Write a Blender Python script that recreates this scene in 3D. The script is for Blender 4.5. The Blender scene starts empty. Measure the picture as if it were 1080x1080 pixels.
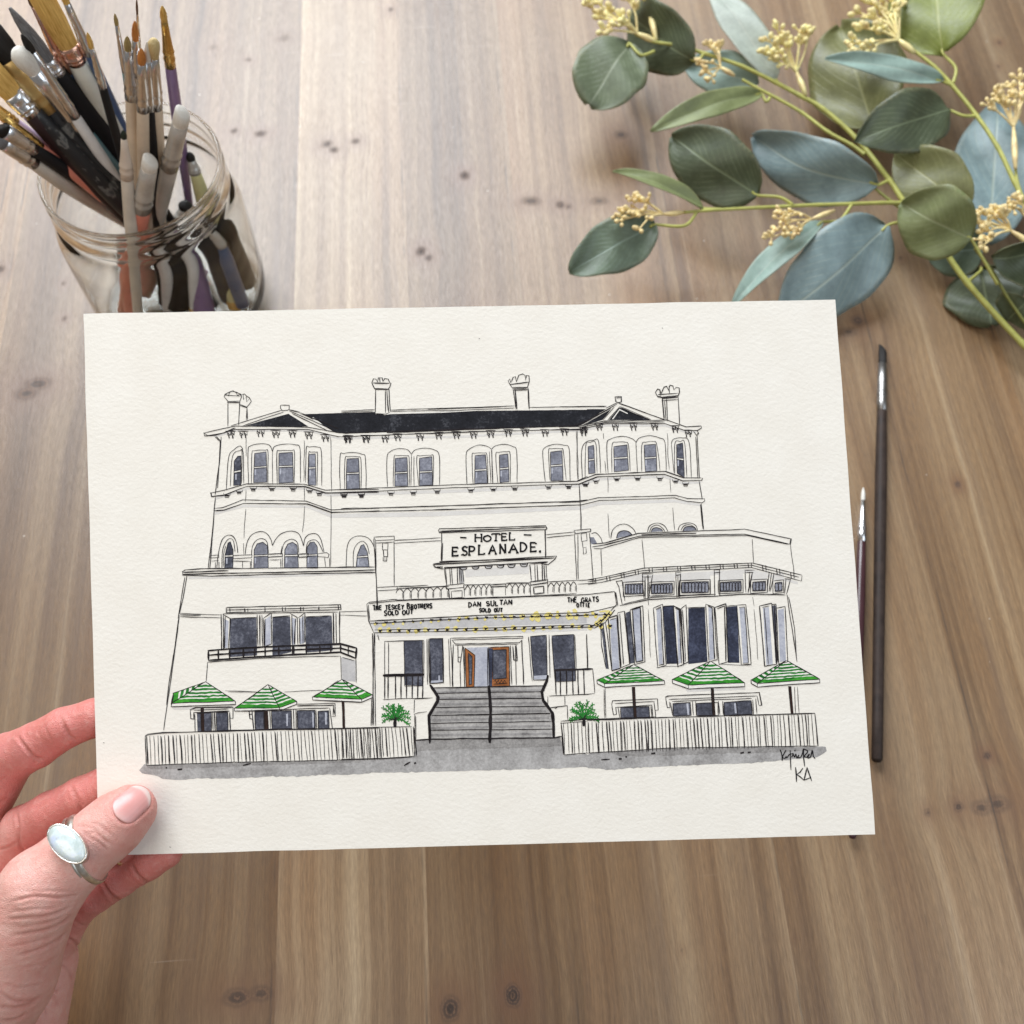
import bpy, bmesh, math, random
import numpy as np
from mathutils import Vector, Matrix, Quaternion, noise as mnoise

random.seed(7)
rng = np.random.default_rng(7)
scene = bpy.context.scene
COL = scene.collection

# ------------------------------------------------------------------ camera
F = 1169.0                       # focal length in photograph pixels (1080 wide)
PITCH = math.radians(63)
CAM = np.array([0.0, 0.0, 0.55])
FW = np.array([0.0, math.cos(PITCH), -math.sin(PITCH)])
RT = np.array([1.0, 0.0, 0.0])
UP = np.cross(RT, FW)

def ray(px, py):
    return FW + RT * ((px - 540) / F) - UP * ((py - 540) / F)

def at_z(px, py, z):
    r = ray(px, py)
    return CAM + r * ((z - CAM[2]) / r[2])

def project(p):
    d = np.asarray(p, float) - CAM
    w = d @ FW
    return np.array([540 + F * (d @ RT) / w, 540 - F * (d @ UP) / w])

# ------------------------------------------------------------------ scene helpers
def tag(o, label=None, cat=None, group=None, kind=None):
    if label: o['label'] = label
    if cat: o['category'] = cat
    if group: o['group'] = group
    if kind: o['kind'] = kind
    return o

def empty(name, loc, label, cat, group=None):
    o = bpy.data.objects.new(name, None)
    COL.objects.link(o)
    o.location = Vector(loc)
    o.empty_display_size = 0.01
    return tag(o, label, cat, group)

def mesh_obj(name, verts, faces, mats, parent=None, smooth=True, mat_idx=None):
    me = bpy.data.meshes.new(name)
    me.from_pydata([tuple(map(float, v)) for v in verts], [], [tuple(map(int, f)) for f in faces])
    if not isinstance(mats, (list, tuple)): mats = [mats]
    for m in mats: me.materials.append(m)
    if mat_idx is not None:
        me.polygons.foreach_set('material_index', np.asarray(mat_idx, np.int32))
    if smooth:
        me.polygons.foreach_set('use_smooth', np.ones(len(me.polygons), bool))
    me.update()
    o = bpy.data.objects.new(name, me)
    COL.objects.link(o)
    if parent is not None:
        o.parent = parent
    return o

class MB:
    """collects vertices and faces for one mesh"""
    def __init__(s): s.v = []; s.f = []; s.m = []
    def add(s, v, f, m=0):
        b = len(s.v)
        s.v.extend(v)
        s.f.extend([tuple(i + b for i in q) for q in f])
        s.m.extend([m] * len(f))
    def tube(s, pts, rad, n=10, caps=True, m=0):
        pts = [np.asarray(p, float) for p in pts]
        k = len(pts)
        if np.isscalar(rad): rad = [rad] * k
        v = []; f = []
        ref = None
        for i in range(k):
            t = pts[min(i + 1, k - 1)] - pts[max(i - 1, 0)]
            t = t / (np.linalg.norm(t) + 1e-12)
            if ref is None:
                ref = np.cross(t, [0.31, 0.77, 0.55])
            ref = ref - t * (ref @ t); ref /= np.linalg.norm(ref) + 1e-12
            b = np.cross(t, ref)
            for j in range(n):
                a = 2 * math.pi * j / n
                v.append(pts[i] + rad[i] * (math.cos(a) * ref + math.sin(a) * b))
        for i in range(k - 1):
            for j in range(n):
                f.append((i * n + j, i * n + (j + 1) % n, (i + 1) * n + (j + 1) % n, (i + 1) * n + j))
        if caps:
            f.append(tuple(range(n - 1, -1, -1)))
            f.append(tuple((k - 1) * n + j for j in range(n)))
        s.add(v, f, m)
    def ball(s, c, r, nu=8, nv=6, m=0, stretch=None):
        c = np.asarray(c, float)
        v = []; f = []
        for i in range(nv + 1):
            th = math.pi * i / nv
            for j in range(nu):
                ph = 2 * math.pi * j / nu
                d = np.array([math.sin(th) * math.cos(ph), math.sin(th) * math.sin(ph), math.cos(th)]) * r
                if stretch is not None:
                    ax, k = stretch
                    d = d + ax * (d @ ax) * (k - 1)
                v.append(c + d)
        for i in range(nv):
            for j in range(nu):
                f.append((i * nu + j, (i + 1) * nu + j, (i + 1) * nu + (j + 1) % nu, i * nu + (j + 1) % nu))
        s.add(v, f, m)
    def lathe(s, prof, n=24, flat=None, m=0):
        """profile of (r, z) about local z; flat = (z0, z1, k) squash of y between z0..z1"""
        v = []; f = []
        for r, z in prof:
            for j in range(n):
                a = 2 * math.pi * j / n
                x, y = r * math.cos(a), r * math.sin(a)
                if flat:
                    kx, ky = flat(z)
                    x *= kx; y *= ky
                v.append((x, y, z))
        k = len(prof)
        for i in range(k - 1):
            for j in range(n):
                f.append((i * n + j, i * n + (j + 1) % n, (i + 1) * n + (j + 1) % n, (i + 1) * n + j))
        s.add(v, f, m)
    def build(s, name, mats, parent=None, smooth=True):
        return mesh_obj(name, s.v, s.f, mats, parent, smooth, s.m)

def spline(pts, n=8):
    """Catmull-Rom through points"""
    P = [np.asarray(p, float) for p in pts]
    if len(P) < 3:
        return [P[0] + (P[-1] - P[0]) * i / n for i in range(n + 1)]
    out = []
    for i in range(len(P) - 1):
        p0 = P[max(i - 1, 0)]; p1 = P[i]; p2 = P[i + 1]; p3 = P[min(i + 2, len(P) - 1)]
        for k in range(n):
            t = k / n
            out.append(0.5 * ((2 * p1) + (-p0 + p2) * t + (2 * p0 - 5 * p1 + 4 * p2 - p3) * t * t + (-p0 + 3 * p1 - 3 * p2 + p3) * t ** 3))
    out.append(P[-1])
    return out

# ------------------------------------------------------------------ node helpers
def lin(r, g, b):
    f = lambda c: (c / 255 / 12.92) if c / 255 <= 0.04045 else ((c / 255 + 0.055) / 1.055) ** 2.4
    return (f(r), f(g), f(b), 1)

class NT:
    def __init__(s, name):
        s.mat = bpy.data.materials.new(name)
        s.mat.use_nodes = True
        s.t = s.mat.node_tree
        s.n = s.t.nodes; s.l = s.t.links
        s.p = s.n['Principled BSDF']
    def new(s, kind, **kw):
        n = s.n.new(kind)
        for k, v in kw.items(): setattr(n, k, v)
        return n
    def put(s, node, sock, val):
        if val is None: return
        i = node.inputs[sock]
        if isinstance(val, bpy.types.NodeSocket): s.l.new(val, i)
        else: i.default_value = val
    def coord(s, which='Object'):
        return s.new('ShaderNodeTexCoord').outputs[which]
    def attr(s, name, out='Fac'):
        n = s.new('ShaderNodeAttribute'); n.attribute_name = name
        return n.outputs[out]
    def mapping(s, vec, scale=(1, 1, 1), rot=(0, 0, 0), loc=(0, 0, 0)):
        n = s.new('ShaderNodeMapping')
        s.put(n, 'Vector', vec); n.inputs['Scale'].default_value = scale
        n.inputs['Rotation'].default_value = rot; n.inputs['Location'].default_value = loc
        return n.outputs[0]
    def noise(s, vec, scale=5, detail=4, rough=0.55, dist=0.0, out='Fac'):
        n = s.new('ShaderNodeTexNoise')
        s.put(n, 'Vector', vec); n.inputs['Scale'].default_value = scale
        n.inputs['Detail'].default_value = detail; n.inputs['Roughness'].default_value = rough
        n.inputs['Distortion'].default_value = dist
        return n.outputs[out]
    def ramp(s, fac, stops, interp='LINEAR'):
        n = s.new('ShaderNodeValToRGB')
        s.put(n, 'Fac', fac)
        r = n.color_ramp; r.interpolation = interp
        while len(r.elements) < len(stops): r.elements.new(0.5)
        for e, (p, c) in zip(r.elements, stops):
            e.position = p
            e.color = c if len(c) == 4 else (*c, 1)
        return n.outputs[0]
    def math(s, op, a, b=None, c=None, clamp=False):
        n = s.new('ShaderNodeMath', operation=op, use_clamp=clamp)
        s.put(n, 0, a); s.put(n, 1, b)
        if c is not None: s.put(n, 2, c)
        return n.outputs[0]
    def mix(s, fac, a, b, blend='MIX'):
        n = s.new('ShaderNodeMix', data_type='RGBA', blend_type=blend)
        s.put(n, 0, fac); s.put(n, 6, a); s.put(n, 7, b)
        return n.outputs[2]
    def maprange(s, v, a, b, c, d):
        n = s.new('ShaderNodeMapRange')
        s.put(n, 0, v)
        for i, x in enumerate((a, b, c, d)): n.inputs[i + 1].default_value = x
        return n.outputs[0]
    def comb(s, x, y, z=0.0):
        n = s.new('ShaderNodeCombineXYZ')
        s.put(n, 0, x); s.put(n, 1, y); s.put(n, 2, z)
        return n.outputs[0]
    def sep(s, v):
        n = s.new('ShaderNodeSeparateXYZ'); s.put(n, 0, v)
        return n.outputs
    def bump(s, h, strength=0.2, dist=0.001, normal=None):
        n = s.new('ShaderNodeBump')
        s.put(n, 'Height', h); n.inputs['Strength'].default_value = strength
        n.inputs['Distance'].default_value = dist
        if normal is not None: s.put(n, 'Normal', normal)
        return n.outputs[0]
    def set(s, **kw):
        names = dict(color='Base Color', rough='Roughness', metal='Metallic', spec='Specular IOR Level', normal='Normal',
                     coat='Coat Weight', coatr='Coat Roughness', trans='Transmission Weight', ior='IOR', sss='Subsurface Weight',
                     sssr='Subsurface Radius', ssss='Subsurface Scale', alpha='Alpha', sheen='Sheen Weight', aniso='Anisotropic')
        for k, v in kw.items(): s.put(s.p, names[k], v)
        return s

def simple(name, col, rough=0.5, metal=0.0, var=0.12, scale=120, bump=0.0, coat=0.0, spec=None):
    m = NT(name)
    c = m.coord()
    nz = m.noise(c, scale, 4, 0.6)
    dark = tuple(x * (1 - var) for x in col[:3]) + (1,)
    lite = tuple(min(1, x * (1 + var)) for x in col[:3]) + (1,)
    m.set(color=m.ramp(nz, [(0.3, dark), (0.7, lite)]), rough=m.maprange(nz, 0.2, 0.8, rough * 0.85, min(1, rough * 1.15)), metal=metal, coat=coat)
    if spec is not None: m.set(spec=spec)
    if bump: m.set(normal=m.bump(nz, bump, 0.0006))
    return m.mat
WIN_P, WARM_P, COOL_P, AMB, EXPO = 82.0, 9.0, 7.0, 0.17, 0.26
# ------------------------------------------------------------------ table top
YAW = math.radians(3.84)          # boards run away from the viewer, turned slightly to the left
DV = np.array([-math.sin(YAW), math.cos(YAW)]); DU = np.array([math.cos(YAW), math.sin(YAW)])
def table_uv(px, py):
    p = at_z(px, py, 0)[:2]
    return np.array([p @ DU, p @ DV])

def axis_steps(lo, hi, fine, far):
    a = list(np.arange(lo, hi + 1e-9, fine))
    step = fine; x = a[-1]; right = []
    while x < far:
        step *= 1.35; x += step; right.append(x)
    step = fine; x = a[0]; left = []
    while x > -far:
        step *= 1.35; x -= step; left.append(x)
    return np.array(left[::-1] + a + right)

us = axis_steps(-0.38, 0.40, 0.0015, 1.3)
vs = axis_steps(0.02, 0.78, 0.0015, 1.3)
UU, VV = np.meshgrid(us, vs)
# knots: pixel, radius mm, stretch across, darkness
KN = [(262,63,3,1.2,.7),(275,141,4,1.8,.9),(247,138,3,1.6,.8),(345,152,4.5,1.6,.75),(352,158,4,1.3,.8),(375,149,3.5,1.2,.9),(490,185,4.5,1.3,1),
      (444,265,4.5,1.2,1),(452,272,4,1.0,.8),(591,216,4,1.3,.9),(600,218,3,1,.7),(412,10,3,1,.8),(67,299,2.2,1,.7),(68,336,2.5,1,.7),(1010,511,2.6,1,1),
      (1041,797,2.8,1,1),(1011,851,3,1.4,.8),(978,857,2.5,1,.7),(1052,848,6,2.2,.6),(1035,852,5,2.4,.6),(905,338,5,1.6,.8),(895,350,5,2.2,.6),(950,272,2.2,1,.7),(475,1064,6.5,1.1,1),
      (541,1050,5.8,1,1.2),(250,1052,5,3.0,.75),(275,1048,5,2.2,.6),(655,142,5,1.8,.7),(1054,45,2.2,1,.8),(1053,70,2,1,.6),(40,405,6,2.6,.7),(28,415,6,2.6,.6),
      (560,212,5,2.6,.7),(632,212,5,2.4,.6),(0,284,4,1.2,.8),(300,40,5,2.2,.35),(225,50,4,2,.3),(150,640,5,1.3,.8),(720,1002,1.4,1,.4),(838,990,1.4,1,.3),(30,900,4,1.2,.8)]
GU = UU.copy(); KD = np.zeros_like(UU); KH = np.zeros_like(UU)
for px, py, r, st, dk in KN:
    ku, kv = table_uv(px, py)
    r = r * 0.00088
    du = (UU - ku); dv = (VV - kv)
    A = 0.75 * r
    GU -= A * np.tanh(du / (r * 1.2 * st)) * np.exp(-(dv / (5.0 * r)) ** 2) * np.exp(-np.abs(du) / (3.2 * r * st))
    ang = np.arctan2(dv, du)
    st = 0.85 + (st - 1) * .5
    d = np.sqrt((du / st) ** 2 + dv ** 2) * (1 + 0.06 * np.sin(2 * ang + ku * 400) + 0.04 * np.sin(5 * ang + kv * 300))
    KD = np.maximum(KD, dk * np.clip(1.15 - 0.95 * (d / r), 0, 1))
    KH = np.maximum(KH, dk * np.exp(-(d / (2.6 * r)) ** 2))
GU += 0.0008 * np.sin(VV * 7 + UU * 14) + 0.0005 * np.sin(VV * 19 + UU * 60 + 1)
X = UU * DU[0] + VV * DV[0]; Y = UU * DU[1] + VV * DV[1]
nu, nv = len(us), len(vs)
verts = np.stack([X, Y, np.zeros_like(X)], -1).reshape(-1, 3)
ii = np.arange(nu * nv).reshape(nv, nu)
quads = np.stack([ii[:-1, :-1], ii[:-1, 1:], ii[1:, 1:], ii[1:, :-1]], -1).reshape(-1, 4)
me = bpy.data.meshes.new('tabletop')
# rim of thickness below the sheet
bx = [ii[0, 0], ii[0, -1], ii[-1, -1], ii[-1, 0]]
low = verts[bx].copy(); low[:, 2] = -0.035
nb = len(verts)
verts2 = np.vstack([verts, low])
me.vertices.add(len(verts2)); me.vertices.foreach_set('co', verts2.astype(np.float32).ravel())
per = [list(ii[0, :]), list(ii[:, -1]), list(ii[-1, ::-1]), list(ii[::-1, 0])]
polys = [list(q) for q in quads]
nq = len(quads)
loops = list(quads.ravel()); starts = list(range(0, nq * 4, 4)); tot = [4] * nq
for k in range(4):
    side = [nb + k, nb + (k + 1) % 4] + per[k][::-1]
    starts.append(len(loops)); loops.extend(side); tot.append(len(side))
starts.append(len(loops)); loops.extend([nb + 3, nb + 2, nb + 1, nb]); tot.append(4)
me.loops.add(len(loops)); me.loops.foreach_set('vertex_index', np.array(loops, np.int32))
me.polygons.add(len(starts)); me.polygons.foreach_set('loop_start', np.array(starts, np.int32))
me.update(calc_edges=True); me.validate()
for nm, arr in (('grain_u', GU), ('flat_u', UU), ('flat_v', VV), ('knot', KD), ('halo', KH)):
    a = me.attributes.new(nm, 'FLOAT', 'POINT')
    a.data.foreach_set('value', np.concatenate([arr.ravel(), np.zeros(4)]).astype(np.float32))
table = bpy.data.objects.new('tabletop', me); COL.objects.link(table)
tag(table, kind='structure')

m = NT('washed pine boards')
g = m.attr('grain_u'); u = m.attr('flat_u'); v = m.attr('flat_v')
seam_px = [((13,150),(0,235)), ((29,170),(20.5,240)), ((314,100),(287,980)), ((424,165),(447,990)), ((523,40),(544,330)), ((943,459),(1044,832)), ((690,0),(793,1000))]
SE = []
for a_, b_ in seam_px:
    SE.append((table_uv(*a_)[0] + table_uv(*b_)[0]) / 2)
SE = sorted(SE)
SE = [-0.40] + SE + [SE[-1] + 0.075, SE[-1] + 0.16]
RU = lambda x: (x + 0.5)          # u in [-.5,.5] to ramp position
uf = m.math('ADD', u, 0.5)
tones = [(.50,.50,.50), (1.12,1.02,.90), (1.05,1.03,1.0), (.74,.70,.66), (1.14,1.18,1.24), (.74,.695,.65), (1.10,1.10,1.12), (.96,.93,.90), (1.04,1.02,.99), (.86,.84,.83), (1.0,1,1), (.95,.95,.95)]
tones[0] = (1.0, .97, .93)
stops = [(0.0, tones[0])] + [(RU(s_), tones[(i + 1) % len(tones)]) for i, s_ in enumerate(SE)]
tone = m.ramp(uf, [(p, tuple(c * 0.8 for c in t)) for p, t in stops], 'CONSTANT')
shift = m.ramp(uf, [(p, ((i * 0.37) % 1,) * 3) for i, (p, t) in enumerate(stops)], 'CONSTANT')
sh = m.sep(shift)[0]
vo = m.math('ADD', v, m.math('MULTIPLY', sh, 7.3))
broad = m.noise(m.comb(m.math('MULTIPLY', g, 38), m.math('MULTIPLY', vo, .45), sh), 1.0, 3, 0.55, 0.1)
mid = m.noise(m.comb(m.math('MULTIPLY', g, 150), m.math('MULTIPLY', vo, 1.1), sh), 1.0, 4, 0.6, 0.1)
fine = m.noise(m.comb(m.math('MULTIPLY', g, 900), m.math('MULTIPLY', vo, 9), sh), 1.0, 3, 0.6)
pores = m.noise(m.comb(m.math('MULTIPLY', g, 1600), m.math('MULTIPLY', vo, 60), 0.3), 1.0, 2, 0.6)
gr = m.math('ADD', m.math('MULTIPLY', broad, 0.50), m.math('ADD', m.math('MULTIPLY', mid, 0.36), m.math('MULTIPLY', fine, 0.14)))
colr = m.ramp(gr, [(0.36, (.098, .058, .033)), (0.455, (.188, .124, .077)), (0.53, (.260, .188, .128)), (0.66, (.370, .295, .220))])
blot = m.noise(m.comb(m.math('MULTIPLY', u, 9), m.math('MULTIPLY', v, 5), 2.0), 1.0, 3, 0.6)
colr = m.mix(m.maprange(blot, 0.45, 0.72, 0, 0.40), colr, (.27, .225, .185, 1))
warm = m.noise(m.comb(m.math('MULTIPLY', g, 24), m.math('MULTIPLY', vo, 1.6), 9.0), 1.0, 3, .5)
colr = m.mix(m.maprange(warm, .50, .68, 0, .5), colr, (.255, .150, .080, 1))
colr = m.mix(1.0, colr, tone, 'MULTIPLY')
colr = m.mix(1.0, colr, (1.25, 1.115, .87, 1), 'MULTIPLY')
streak = m.math('MULTIPLY', m.maprange(mid, 0.60, 0.70, 0, 1), m.maprange(fine, 0.4, 0.65, 0, 0.7))
colr = m.mix(m.math('MULTIPLY', streak, 0.30), colr, (.50, .42, .31, 1))
dkst = m.maprange(pores, 0.62, 0.76, 0, 0.35)
colr = m.mix(dkst, colr, (.10, .066, .042, 1))
fib = m.noise(m.comb(m.math('MULTIPLY', g, 2600), m.math('MULTIPLY', vo, 170), 1.3), 1.0, 2, 0.6)
colr = m.mix(1.0, colr, m.ramp(fib, [(.28, (.76, .75, .74)), (.72, (1.20, 1.21, 1.22))]), 'MULTIPLY')
drk = m.noise(m.comb(m.math('MULTIPLY', g, 70), m.math('MULTIPLY', vo, 2.6), 5.0), 1.0, 3, .6)
colr = m.mix(m.maprange(drk, .55, .70, 0, .55), colr, (.135, .080, .048, 1))
scr = m.noise(m.comb(m.math('MULTIPLY', u, 16), m.math('MULTIPLY', v, 420), 3.0), 1.0, 2, .5)
colr = m.mix(m.math('MULTIPLY', m.maprange(scr, .70, .74, 0, .22), m.maprange(blot, .5, .6, 0, 1)), colr, (.50, .42, .33, 1))
halo = m.attr('halo'); kn = m.attr('knot')
colr = m.mix(m.math('MULTIPLY', halo, 0.72), colr, (.155, .072, .036, 1))
kring = m.math('SINE', m.math('MULTIPLY', kn, 19))
kcol = m.ramp(m.math('ADD', m.math('MULTIPLY', kring, 0.20), m.noise(m.coord(), 900, 3)), [(0.36, (.018, .009, .006)), (0.58, (.060, .030, .016)), (0.78, (.15, .078, .042))])
colr = m.mix(m.maprange(kn, 0.08, 0.75, 0, 0.92), colr, kcol)
# seams: a thin dark joint
smin = None
for s_ in SE[1:-1]:
    d = m.math('ABSOLUTE', m.math('SUBTRACT', u, s_))
    smin = d if smin is None else m.math('MINIMUM', smin, d)
joint = m.maprange(smin, 0.0002, 0.0007, 1, 0)
jn = m.maprange(m.noise(m.comb(m.math('MULTIPLY', v, 22), u, 1.0), 1.0, 2), 0.46, 0.62, 0, 0.75)
jointf = m.math('MULTIPLY', joint, jn)
colr = m.mix(jointf, colr, (.05, .033, .022, 1))
dust = m.new('ShaderNodeTexVoronoi'); m.put(dust, 'Vector', m.coord()); dust.inputs['Scale'].default_value = 55
dd = m.math('LESS_THAN', dust.outputs['Distance'], 0.028)
colr = m.mix(m.math('MULTIPLY', dd, 0.55), colr, (.75, .70, .62, 1))
h = m.math('SUBTRACT', m.math('ADD', m.math('MULTIPLY', fib, 0.7), m.math('MULTIPLY', mid, 0.5)), m.math('ADD', m.math('MULTIPLY', jointf, 0.3), m.math('MULTIPLY', dkst, .6)))
m.set(color=colr, rough=m.math('ADD', m.maprange(fib, 0.3, 0.7, 0.46, 0.34), m.math('MULTIPLY', kn, .3), None, True), spec=0.7, normal=m.bump(h, 0.3, 0.0005))
me.materials.append(m.mat)
# ------------------------------------------------------------------ the painted sheet
corners = [(88, 331), (881, 316), (923, 880), (104.5, 902.5)]
R4 = np.array([ray(*c) for c in corners])
t4 = np.linalg.svd(np.stack([R4[0], -R4[1], R4[2], -R4[3]], 1))[2][-1]
P4 = R4 * (t4 / t4[0])[:, None]
P4 *= 0.297 / np.linalg.norm(P4[1] - P4[0])
P4 += CAM
PC = P4.mean(0)
PX = (P4[1] - P4[0] + P4[2] - P4[3]); PX /= np.linalg.norm(PX)
PY = (P4[0] - P4[3] + P4[1] - P4[2]); PY -= PX * (PY @ PX); PY /= np.linalg.norm(PY)
PN = np.cross(PX, PY)
if PN @ (CAM - PC) < 0: PN = -PN
def on_paper(px, py, off=0.0):
    """pixel -> world point at signed distance off in front of the sheet"""
    r = ray(px, py)
    return CAM + r * (((PC - CAM) @ PN + off) / (r @ PN))
def paper_xy(px, py):
    d = on_paper(px, py) - PC
    return np.array([d @ PX, d @ PY])

RG = {'A': (140, 380), 'B': (360, 380), 'C': (590, 380), 'D': (140, 580), 'E': (360, 580), 'F': (620, 580)}
SC = 260 / 1080
def parse(s):
    """'A 10,20 30,40 B 5,6' (sheet region letter, then points) -> pixel points; P = photograph pixels"""
    reg = None; out = []
    for tok in s.split():
        if len(tok) == 1: reg = tok; continue
        x, y = tok.split(','); x = float(x); y = float(y)
        if reg == 'P': out.append((x, y))
        else: out.append((RG[reg][0] + x * SC, RG[reg][1] + y * SC))
    return out

def smooth_closed(pts): return pts

class Ink:
    def __init__(s): s.mb = MB(); s.k = 0
    def stroke(s, pts, w=0.30, wob=0.07, curve=False, z=0.00014, taper=True):
        q = [paper_xy(*p) for p in pts]
        if curve and len(q) > 2: q = spline(q, 5)
        seg = [np.linalg.norm(q[i + 1] - q[i]) for i in range(len(q) - 1)]
        L = sum(seg)
        if L < 1e-5: return
        res = []
        for i in range(len(q) - 1):
            n = max(1, int(seg[i] / 0.0012))
            for k in range(n): res.append(q[i] + (q[i + 1] - q[i]) * k / n)
        res.append(q[-1])
        res = np.array(res); n = len(res)
        ph = rng.uniform(0, 1000)
        tt = np.concatenate([[0], np.cumsum(np.linalg.norm(np.diff(res, axis=0), axis=1))]) / 0.001
        wb = np.array([[mnoise.noise((t * 0.16 + ph, 0.3, 0)), mnoise.noise((t * 0.16 + ph, 7.3, 0))] for t in tt]) * wob * 0.001 * 2.0
        res = res + wb
        ww = np.array([1 + 0.45 * mnoise.noise((t * 0.33 + ph, 3.1, 1)) for t in tt]) * w * 0.00045
        if taper and n > 2:
            ww[0] *= 0.55; ww[-1] *= 0.45
        tg = np.gradient(res, axis=0) if n > 2 else np.array([res[-1] - res[0]] * n)
        tg /= np.linalg.norm(tg, axis=1)[:, None] + 1e-12
        nr = np.stack([-tg[:, 1], tg[:, 0]], 1)
        s.k += 1
        zz = z + (s.k % 400) * 1e-8
        v = []
        for i in range(n):
            a = res[i] + nr[i] * ww[i]; b = res[i] - nr[i] * ww[i]
            v.append((a[0], a[1], zz)); v.append((b[0], b[1], zz))
        f = [(2 * i + 1, 2 * i + 3, 2 * i + 2, 2 * i) for i in range(n - 1)]
        s.mb.add(v, f)
    def dot(s, p, r, z=0.00014, n=9):
        c = paper_xy(*p)
        ph = rng.uniform(0, 6)
        v = [(c[0] + r * 0.001 * (1 + 0.2 * math.sin(2 * a + ph)) * math.cos(a), c[1] + r * 0.001 * (1 + .2 * math.sin(3 * a + ph)) * math.sin(a), z) for a in [2 * math.pi * i / n for i in range(n)]]
        s.k += 1
        s.mb.add(v, [tuple(range(n))])

class Wash:
    """flat pools of pigment: polygons with a slightly uneven edge"""
    def __init__(s): s.mb = MB(); s.k = 0
    def poly(s, pts, z=0.00004, jit=0.12, step=0.0013, m=0):
        q = [paper_xy(*p) for p in pts]
        res = []
        for i in range(len(q)):
            a, b = q[i], q[(i + 1) % len(q)]
            n = max(1, int(np.linalg.norm(b - a) / step))
            for k in range(n): res.append(a + (b - a) * k / n)
        ph = rng.uniform(0, 100)
        s.k += 1
        zz = z + (s.k % 300) * 4e-8
        bm = bmesh.new()
        vs_ = []
        for i, p in enumerate(res):
            dx = mnoise.noise((p[0] * 600 + ph, p[1] * 600, 0)) * jit * 0.001
            dy = mnoise.noise((p[0] * 600 + ph, p[1] * 600, 9)) * jit * 0.001
            vs_.append(bm.verts.new((p[0] + dx, p[1] + dy, zz)))
        f = bm.faces.new(vs_)
        if f.calc_area() < 1e-12: bm.free(); return
        bmesh.ops.triangulate(bm, faces=[f])
        bm.normal_update()
        bm.verts.index_update()
        vv = [tuple(v.co) for v in bm.verts]
        ff = []
        for f in bm.faces:
            ids = [v.index for v in f.verts]
            ff.append(ids if f.normal.z > 0 else ids[::-1])
        bm.free()
        s.mb.add(vv, ff, m)

ink = Ink(); glass = Wash(); roof = Wash(); pave = Wash(); stair = Wash(); shade = Wash(); green = Ink(); greenw = Wash(); yellow = Ink(); timber = Wash(); letters = Ink(); sign_ink = Ink(); signat = Ink()
gcol = []
LIGHT, MID, DARK, VDARK = 0, 1, 2, 3

def I(s, w=0.30, curve=False, dbl=0.0, wob=0.07):
    for part in s.split(';'):
        if not part.strip(): continue
        p = parse(I.reg + ' ' + part)
        ink.stroke(p, w, wob, curve)
        if dbl and rng.random() < dbl:
            o = rng.uniform(-0.8, 0.8, 2)
            ink.stroke([(x + o[0] * 0.8, y + o[1] * 0.8) for x, y in p], w * 0.7, wob * 1.5, curve)
def G(s, m=MID, z=0.00004):
    for part in s.split(';'):
        if part.strip(): glass.poly(parse(I.reg + ' ' + part), z, 0.08, m=m)
def win(outer, inner, gl, bar=None, tone=MID):
    I(outer, 0.27, True); I(inner, 0.25, True)
    G(gl, tone)
    pts = parse(I.reg + ' ' + gl)
    ink.stroke(pts + [pts[0]], 0.26, 0.05)
    if bar:
        b = parse(I.reg + ' ' + bar)
        white.poly([(b[0][0], b[0][1] - .8), (b[1][0], b[1][1] - .8), (b[1][0], b[1][1] + .8), (b[0][0], b[0][1] + .8)], 0.00009, 0.03)
        ink.stroke([(b[0][0], b[0][1] - .9), (b[1][0], b[1][1] - .9)], 0.3, .04)
        ink.stroke([(b[0][0], b[0][1] + .9), (b[1][0], b[1][1] + .9)], 0.3, .04)
        # the lower light of the sash is paler than the upper one
        glass.poly([(b[0][0] + .8, b[0][1] + 1.5), (b[1][0] - .8, b[1][1] + 1.5), (pts[2][0] - 1.0, pts[2][1] - 1), (pts[3][0] + 1.2, pts[3][1] - 1)] if False else [(b[0][0] + 1, b[0][1] + 2), (b[0][0] + 2.6, b[0][1] + 2), (b[0][0] + 2.4, b[0][1] + 8), (b[0][0] + 1, b[0][1] + 8)], 0.00006, 0.03, m=LIGHT)
white = Wash()

# ---- A : upper left
I.reg = 'A'
I('400,160 405,148 420,140 435,134 455,140 470,148 477,158 470,178 418,180 400,160; 400,160 408,147 420,156 424,140 440,133 455,142 460,155 472,146 478,157; 475,150 490,147 500,158 512,165 520,180 512,192 500,205 465,190; 418,180 416,290; 470,180 464,285; 420,184 468,184; 465,195 500,208 497,262; 500,205 503,262; 413,185 470,187; 404,152 478,156; 484,150 486,172 498,160 500,182 512,168', 0.3)
I('648,197 686,197 686,214 680,218 656,220 648,210 648,197; 654,218 430,288; 660,226 480,288; 686,218 735,230; 686,222 882,306; 700,234 860,312; 735,230 905,300', 0.3, dbl=.5)
roof.poly(parse('A 492,286 682,234 770,290 690,293'))
roof.poly(parse('A 745,236 1062,226 B 150,236 215,236 500,222 760,220 1075,216 C 120,214 205,214 76,290 0,292 B 1000,291 500,306 180,316 20,322 A 890,318 820,278'))
white.poly(parse('A 778,250 792,250 850,296 832,296'), 0.00009, 0.04)
I('312,318 355,308 450,288 770,293 905,318 B 0,318; 312,318 316,332 360,330 450,303 770,303 900,335 B 0,335; 312,318 330,330 400,318 450,297', 0.33, dbl=.6)
I('360,335 385,360 388,335; 366,334 384,352; 388,335 380,450 360,590; 384,350 372,560 ; 362,600 345,800 330,915; 358,640 350,760 338,915', 0.34, dbl=.4)
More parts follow.
